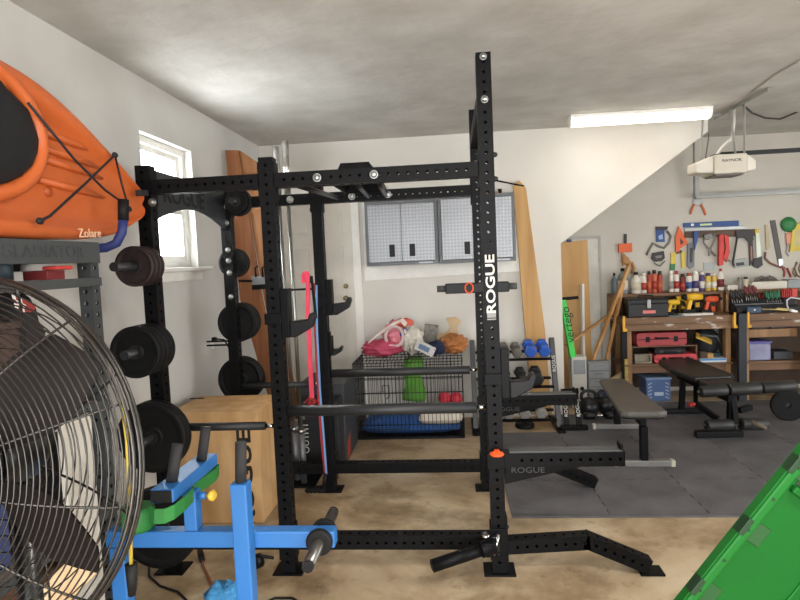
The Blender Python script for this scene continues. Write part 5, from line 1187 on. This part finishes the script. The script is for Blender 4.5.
rackrow(729, 741, 289, 303, 3.88, 5, BK, steel, 'with a black handle at the near end of the holder', 'black screwdrivers')
rackrow(743, 756, 285, 301, 3.90, 6, M('handle_maroon', '#6e2f33', .5), steel, 'with a maroon handle in the holder', 'maroon screwdrivers')
rackrow(764, 779, 290, 302, 3.88, 7, M('handle_green', '#2f6b4c', .5), steel, 'with a green handle in the holder', 'green screwdrivers')
rr_ = T('red_rack', 'red plastic clip rack with ribs on the second workbench', 'rack', aty(790, 296, 3.85))
ra, rb = aty(782, 289, 3.85), aty(797, 297, 3.85)
P('rack_body', MB().box2(ra.x, rb.x, 3.84, 3.859, rb.z, ra.z), M('rack_red', '#c9392f', .5), rr_, .004)
for k in range(5): P('rack_rib', MB().box2(ra.x+.008+k*.021, ra.x+.018+k*.021, 3.825, 3.8395, rb.z+.004, ra.z-.003), M('rack_red_dark', '#a92a25', .5), rr_, .002)
P('rack_foot', MB().box2(ra.x+.02, rb.x-.02, 3.84, 3.859, BZ+.001, rb.z), black_plastic, rr_)
ba, bb = aty(746.5, 304, 3.74), aty(761, 311.5, 3.74)
bc = T('blue_case', 'dark blue case with a white spot on the second worktop', 'case', ((ba.x+bb.x)/2, 3.74, BZ))
P('case_body', MB().box2(ba.x, bb.x, 3.72, 3.80, BZ+.001, BZ+.075), M('case_blue', '#33465f', .5), bc, .01)
P('case_spot', MB().lathe([(0,0),(.01,0),(.01,.001),(0,.001)], ((ba.x+bb.x)/2, 3.7195, BZ+.04), (0,-1,0), 12), frame_white, bc)
ONE('yellow_tool', MB().path([aty(762, 309, 3.76), aty(775, 309.5, 3.74), aty(778, 309, 3.74), aty(788, 310, 3.73)], [.006, .006, .015, .015], 8), M('pale_yellow', '#d8c27a', .6), 'pale yellow handled tool lying on the second worktop', 'tool')
ONE('white_cable', MB().path([aty(789, 311, 3.72), aty(787, 305, 3.73), aty(787, 300, 3.74), aty(791, 297.5, 3.75), aty(797, 298.5, 3.75), aty(803, 299, 3.75)], .008, 8), M('white_cable', '#d9d4e0', .5), 'white cable curling in front of the red rack', 'cable')
ONE('white_plug', MB().beam(aty(790, 310, 3.70), aty(797, 312, 3.70), .04, .03), frame_white, 'white power plug at the end of the curling cable', 'plug', None, .006)
# things on the second riser
la, lb_ = aty(750, 279.5, 4.05), aty(785, 288, 4.05)
ONE('white_long_box', MB().box2(la.x, lb_.x, 4.0, 4.12, RZ+.0005, RZ+.085), M('box_cream', '#d5cfc0', .6), 'long white box on the second riser shelf', 'box', None, .004)
ga_, gb_ = aty(786, 277, 4.03), aty(799, 288, 4.03)
ONE('grey_parts_box', MB().box2(ga_.x, gb_.x, 3.99, 4.12, RZ+.0005, RZ+.10), M('box_grey', '#858a8c', .5, .2), 'grey metal box beside the long white box on the riser', 'box', None, .004)
ONE('white_small_box', MB().box2(aty(726, 290, 4.05).x, aty(736, 290, 4.05).x, 4.0, 4.1, RZ+.0005, RZ+.06), W_, 'small white box on the riser beside the tall white bottle', 'box', None, .003)
can(737.5, 742, 277, 291, M('glass_grey', '#8a8884', .3), 'short grey jar beside the small white box', steel, None)
can(743, 748.5, 277, 291, CR, 'short cream jar next to the long white box', BK, None)
hp = MB()
for k in range(6):
    x = la.x+.04+k*.03; hp.path([(x, 4.03, RZ+.10), (x+.02, 4.04, RZ+.13+.012*(k % 3)), (x+.07, 4.05, RZ+.135), (x+.11, 4.06, RZ+.105)], .011, 7)
ONE('clamp_heap', hp, M('clamp_grey', '#6d6660', .5, .3, .3, 20), 'tangle of grey clamps lying on the long white box', 'clamps').location.z = RZ+.086
# ---------------------------------------------------------------- tools hanging on the far wall
YW = FY-.0005
def hang(name, label, cat, parts):
    """parts: (name, material, builder) all touching the wall"""
    t = None
    for nm, m, mb in parts:
        if t is None:
            c = sum(mb.V, Vector())/len(mb.V); t = T(name, label, cat, (c.x, YW, c.z))
        P(nm, mb, m, t, .002 if len(mb.V) < 60 else 0)
    return t
def wp(px, th=.018, off=0): return MB().ppx(px, YW-th-off, th)
def wt(px, r, off=.012, n=8): return MB().path([aty(u, v, YW-off) for u, v in px], r, n)
orgt = M('tool_orange', '#e0632d', .5, 0, .1); bltool = M('tool_blue', '#2c4f8c', .5); redtool = M('tool_red', '#cf3b30', .5); gytool = M('tool_grey', '#7d7b77', .4, .4, .2); dktool = M('tool_dark', '#2f2c2c', .5, 0, .2); yeltool = M('tool_yellow', '#d8bf48', .5); grntool = M('tool_green', '#2f7d45', .5); wdt = wood('tool_wood', '#b98a58', '#94673a', (1, 1, .2), 20)
hang('bar_clamp', 'orange bar clamp hanging on the far wall above the leaning sticks', 'clamp', [('clamp_bar', dktool, wp([(624, 234), (627, 234), (627, 251), (624, 251)], .02)), ('clamp_body', orgt, wp([(619, 244), (632, 243), (632.5, 252), (619, 252.5)], .05))])
hang('curved_handle', 'curved wooden handle hanging below the orange bar clamp', 'handle', [('wood_curve', wdt, wt([(623, 254), (623, 262), (627, 264), (632, 263), (634, 268), (632, 274)], .022, .03)), ('wood_head', wdt, wp([(622, 252), (629, 258), (632, 263), (623, 266)], .04))])
hang('tool_card', 'blue card with a loop of grey hose hanging on the far wall', 'tool', [('card', bltool, wp([(656, 229), (664.5, 228), (665, 242), (656.5, 242)], .02)), ('card_top', dktool, wp([(656, 226.5), (668.5, 226.5), (667, 230), (656, 230)], .022)), ('card_emblem', M('pale_blue', '#9fb6d6', .5), wp([(658.5, 236), (662.5, 234), (663, 239), (659, 239.5)], .003, .02)), ('hose', gytool, wt([(667, 231), (671, 236), (669, 243), (664, 248), (658, 246), (653, 243), (648, 252), (646.5, 255)], .014))])
hang('staple_gun', 'black staple gun hanging under the blue card', 'staple gun', [('gun_body', dktool, wp([(653, 253), (664, 251), (665, 258), (662, 261), (655, 262), (652, 259)], .035)), ('gun_grip', gytool, wp([(655, 256), (662, 255), (662, 257.5), (656, 258.5)], .004, .035)), ('gun_lever', gytool, wt([(654, 263), (660, 266), (665, 261)], .01, .03))])
hang('speed_square', 'orange triangular square on the far wall', 'square', [('square_plate', orgt, MB().ppx([(679, 226), (688.5, 243), (676, 252)], YW-.012, .012)), ('square_fence', orgt, wp([(675.5, 238), (679, 226), (679.5, 252), (676, 252)], .03)), ('square_slot', dktool, wp([(680, 238), (684, 242), (680.5, 245)], .002, .0125))])
hang('green_level', 'yellow and green pocket level pair below the orange square', 'level', [('level_left', yeltool, wp([(671, 253), (676, 252), (675.5, 264), (671, 264)], .02)), ('level_right', yeltool, wp([(681, 252), (685, 251), (685, 268), (682, 268)], .02)), ('level_end', grntool, wp([(670.5, 264), (675.5, 264), (675, 270), (670, 270)], .021)), ('level_bridge', dktool, wp([(676, 251), (682, 250), (682, 253), (676, 254)], .024))])
hang('spirit_level', 'long blue spirit level on the far wall, upper of two', 'level', [('level_body', bltool, wp([(684, 223), (739, 220.5), (739, 226), (684, 227.5)], .025)), ('vial', M('vial_green', '#cfe0a0', .3), wp([(700, 223.8), (712, 223.2), (712, 225.2), (700, 225.8)], .003, .025)), ('vial_end', M('vial_white', '#e0e0dc', .3), wp([(691, 223.6), (694, 223.5), (694, 226), (691, 226.1)], .003, .025))])
hang('straight_level', 'long silver level on the far wall beneath the blue one', 'level', [('level_body', M('silver_level', '#b3b5b2', .35, .6), wp([(685, 228.3), (746, 225.8), (746, 229), (685, 231)], .025))])
hang('tool_rail', 'dark wooden tool rail screwed to the far wall', 'rail', [('rail_board', wood('rail_wood', '#5d4737', '#493528', (.1, 1, 1)), wp([(685, 231.5), (758.5, 229), (758.5, 236), (685, 238)], .022))])
hang('sliding_bevel', 'grey steel multi-tool hanging from the dark rail, next to the orange square', 'tool', [('grip', M('grip_steel', '#6f7276', .4, .3), wp([(688, 244), (695, 242), (694.5, 266), (690.5, 269), (687.5, 266)], .03, .0)), ('jaw', bltool, wp([(694, 232), (699, 231), (698, 240), (695, 250), (694, 242)], .03, .022)), ('grip_inlay', dktool, wp([(690, 248), (693, 247.5), (692.5, 262), (690, 263)], .004, .03))])
hang('locking_pliers', 'grey looped pliers hanging from the dark rail', 'pliers', [('arm', gytool, wt([(705, 237), (703.5, 242), (707, 247), (712, 252), (716, 256)], .012, .035)), ('arm', gytool, wt([(713, 234), (716, 238), (713, 244), (710, 250), (709, 256)], .012, .035)), ('head', gytool, wp([(704, 235), (711, 233), (714, 237), (709, 240), (705, 239)], .03, .022))])
hang('wall_plate', 'blank grey plate on the far wall above the purple can', 'plate', [('face', M('plate_grey', '#a9b0ac', .4), wp([(703.5, 262.5), (714.5, 262), (715, 270), (704, 270.5)], .008))])
hang('caulking_gun', 'red caulking gun hanging from the dark rail', 'caulking gun', [('barrel', redtool, wp([(719.5, 235), (724, 234), (723.5, 265), (719, 266)], .045, .022)), ('frame', redtool, wp([(724, 234.5), (729, 236), (730, 252), (727, 262), (723.5, 258), (726, 248), (725, 240)], .03, .022)), ('trigger', gytool, wt([(724, 258), (730, 261)], .008, .04))])
hang('hacksaw', 'black hacksaw with a grey handle hanging from the dark rail', 'hacksaw', [('saw_frame', dktool, wt([(737, 238), (733, 262), (734, 266)], .012, .035)), ('saw_bow', dktool, wp([(736, 231), (752, 230), (754, 240), (750, 243), (745, 237), (737, 239)], .025, .022)), ('saw_handle', M('handle_pale', '#9da2a1', .5), wp([(733, 260), (747, 258), (749, 266), (735, 268)], .03)), ('saw_grip', dktool, wp([(736, 263), (744, 262), (744.5, 265), (737, 266)], .005, .03))])
hang('utility_saw', 'dark narrow saw with a red-dotted blade beside the hacksaw', 'saw', [('saw_blade', dktool, wp([(749, 242), (753, 241), (754, 262), (750, 266)], .02, .0)), ('saw_marks', M('marks_red', '#b57a70', .6), wp([(750.5, 246), (752, 246), (752.5, 260), (751, 261)], .003, .02))])
hang('hand_saw', 'hand saw with a pale blade and dark handle hanging beside the hacksaw', 'hand saw', [('saw_blade', M('saw_blade', '#a9ad9e', .35, .5), wp([(755.5, 229.5), (759, 229), (762, 258), (757, 260)], .006, .022)), ('saw_handle', dktool, wp([(754, 259), (762, 256), (763, 265), (758, 268.5), (753, 266)], .03)), ('saw_top', yeltool, wp([(755, 229), (759, 228.5), (759, 233), (755.5, 234)], .01, .028))])
hang('back_saw', 'long dark saw blade leaning beside a pale stick on the far wall', 'saw', [('saw_blade', M('blade_dark', '#55504c', .5, .2), wp([(770, 220.5), (775.5, 220), (783.5, 264), (778.5, 266)], .01)), ('saw_tip', steel, wp([(778.5, 259), (783, 258.5), (783.5, 265), (779, 266)], .012)), ('bow', M('bow_brown', '#7c5248', .5), wt([(765.5, 252), (765, 258), (770, 263), (780, 267), (785, 268)], .012, .02)), ('stick', M('stick_pale', '#bdb08e', .5), wp([(765.5, 225), (768, 224.5), (770.5, 248), (766.5, 250)], .018))])
hang('green_disc', 'green round disc hanging high on the far wall', 'disc', [('disc_face', grntool, MB().lathe([(0,0),(.085,0),(.09,.01),(.08,.03),(.03,.045),(0,.045)], (aty(788, 224.5, YW).x, YW, aty(788, 224.5, YW).z), (0,-1,0), 28))])
hang('framing_tool', 'yellow plastic frame tool hanging at the right end of the far wall', 'tool', [('frame', yeltool, wp([(793, 226), (801, 222), (804, 250), (790, 252)], .03)), ('frame_slot', M('slot_cream', '#c9bd86', .6), wp([(795, 231), (800, 229), (801, 245), (794.5, 247)], .003, .03))])
hang('trowel', 'copper coloured tool hanging below the green disc', 'tool', [('blade', M('copper', '#b5785c', .4, .3), wp([(786, 233), (793, 232), (791, 243), (787, 245)], .02)), ('stem', steel, wt([(788, 245), (786.5, 252), (789, 256)], .008))])
hang('pliers', 'long pliers with red grips on the wall above the second riser', 'pliers', [('grip', M('grip_maroon', '#94342f', .5), wt([(782, 266), (784.5, 272), (784, 277)], .012)), ('grip', M('grip_maroon', '#94342f', .5), wt([(787, 268), (789, 272), (791, 277)], .012))])
hang('brass_hooks', 'bunch of brass hooks hanging at the right end of the wall', 'hooks', [('hook', brass, wt([(797, 262), (795, 268), (797, 275), (800, 277)], .01)), ('hook', brass, wt([(801, 263), (799, 269), (802, 275)], .01)), ('hook', brass, wt([(794, 268), (793, 273), (796, 277)], .008))])
ls = hang('lopping_shears', 'pliers with orange grips hanging under the door track', 'pliers', [('head', steel, wp([(694, 199), (701, 198), (703, 203), (698, 206), (693, 204)], .02)), ('grip', M('grip_orange', '#c8633a', .5), wt([(694.5, 204), (692, 209), (690.5, 214)], .014)), ('grip', M('grip_orange', '#c8633a', .5), wt([(700.5, 204), (703.5, 209), (705.5, 215)], .014))])
# ---------------------------------------------------------------- garage door opener, track and wires
og = M('opener_beige', '#cfc7b8', .5, 0, .05, 6)
oc = Vector((2.35, 2.75, 2.47))
op = T('door_opener', 'beige garage door opener hanging from the ceiling', 'door opener', (oc.x, oc.y, 2.37))
P('opener_body', MB().prism([(oc.x-.12, oc.y-.15, 2.385), (oc.x+.17, oc.y-.15, 2.385), (oc.x+.17, oc.y-.15, 2.56), (oc.x-.12, oc.y-.15, 2.56)], (0, .3, 0)), og, op, .012)
for s, xa, xb in ((-1, oc.x-.121, oc.x-.27), (1, oc.x+.171, oc.x+.27)):
    P('light_cover', MB().add([(xa, oc.y-.14, 2.395), (xa, oc.y+.14, 2.395), (xa, oc.y+.14, 2.555), (xa, oc.y-.14, 2.555), (xb, oc.y-.10, 2.41), (xb, oc.y+.10, 2.41), (xb, oc.y+.10, 2.50), (xb, oc.y-.10, 2.50)], [(0,1,2,3),(4,7,6,5),(0,4,5,1),(1,5,6,2),(2,6,7,3),(3,7,4,0)]), M('opener_lens', '#d9d2c5', .4, 0, .04), op, .015)
P('opener_base', MB().box2(oc.x-.1, oc.x+.15, oc.y-.12, oc.y+.12, 2.37, 2.3845), M('opener_dark', '#6f6b66', .5), op, .004)
P('front_plate', MB().box2(oc.x-.10, oc.x+.15, oc.y-.154, oc.y-.1505, 2.43, 2.555), og, op, .002)
text('RAYNOR', (oc.x+.03, oc.y-.1555, 2.50), (1, 0, 0), (0, 0, 1), .038, M('opener_text', '#4a4744', .6), op, sx=1.1)
P('opener_rail', MB().box2(oc.x+.0, 6.1, oc.y-.02, oc.y+.02, 2.562, 2.60), M('rail_dark', '#232326', .5, .2), op, .003)
P('rail_mount', MB().box2(oc.x-.08, oc.x+.1, oc.y-.05, oc.y+.05, 2.561, 2.58), black_steel, op, .003)
P('conduit', MB().path([(oc.x-.05, oc.y-.03, 2.57), (oc.x-.0, oc.y-.02, 2.64), (oc.x+.1, oc.y, 2.72), (oc.x+.12, oc.y, 2.85), (oc.x+.12, oc.y, 2.99)], .014, 8), M('conduit_white', '#d5d2ca', .4), op)
galv = M('galvanised', '#a6a7a3', .4, .5, .15)
hg = T('opener_hanger', 'galvanised slotted steel hanger bolted to the ceiling above the opener', 'bracket', (2.45, 2.75, CZ))
P('ceiling_angle', MB().box2(2.44, 2.475, 2.10, 3.1, CZ-.004, CZ).box2(2.44, 2.444, 2.10, 3.1, CZ-.035, CZ-.004), galv, hg)
for x, y0, y1 in ((2.22, 2.88, 2.96), (2.45, 2.68, 2.72), (2.50, 2.62, 2.55)):
    P('strap', MB().beam((x, y0, 2.56), (min(x+.06, 2.46) if x < 2.4 else x-.03, y1, CZ-.003), .035, .004, (1, 0, 0)), galv, hg)
P('cross_strap', MB().beam((2.20, 2.92, CZ-.02), (2.46, 2.95, CZ-.02), .004, .03), galv, hg)
tk = T('door_track', 'grey steel garage door track along the far wall', 'door track', (3.6, 4.15, 2.3))
ta, tb_ = aty(697, 195, 4.12), aty(800, 191, 4.12)
P('track_rail', MB().box2(ta.x-.02, 6.1, 4.09, 4.15, 2.29, 2.302).box2(ta.x-.02, 6.1, 4.144, 4.15, 2.302, 2.345).box2(ta.x-.02, 6.1, 4.09, 4.096, 2.302, 2.318), galv, tk)
P('track_hanger', MB().box2(ta.x-.0, ta.x+.04, 4.151, 4.155, 2.29, 2.56).box2(ta.x-.03, ta.x-.026, 4.10, 4.15, 2.30, CZ), galv, tk)
P('track_brace', MB().beam((ta.x+.02, 4.153, 2.55), (ta.x-.05, 4.245, 2.62), .03, .004), galv, tk)
ONE('ceiling_cable', MB().path([atz(742, 104, CZ-.02), aty(752, 113, 2.9), aty(765, 118, 3.0), aty(780, 119, 3.1), aty(795, 113, 3.15), aty(812, 104, 3.2)] , .009, 8), M('dark_cable', '#3b3733', .6), 'dark cable drooping under the ceiling beside the opener hanger', 'cable')
ONE('pull_cord', MB().path([aty(709, 134, 3.196), aty(708, 142, 3.196), aty(706, 155, 3.19), aty(704, 172, 3.18)], .006, 6), M('cord_grey', '#6b6862', .6), 'thin grey cord hanging at the top of the stair slope', 'cord')
ONE('ceiling_wire', MB().path([atz(752, 92, CZ-.006), atz(775, 75, CZ-.006), atz(805, 58, CZ-.006)], .005, 6), M('wire_pale', '#bcb7ad', .5), 'pale thin wire running along the ceiling from the hanger', 'wire')
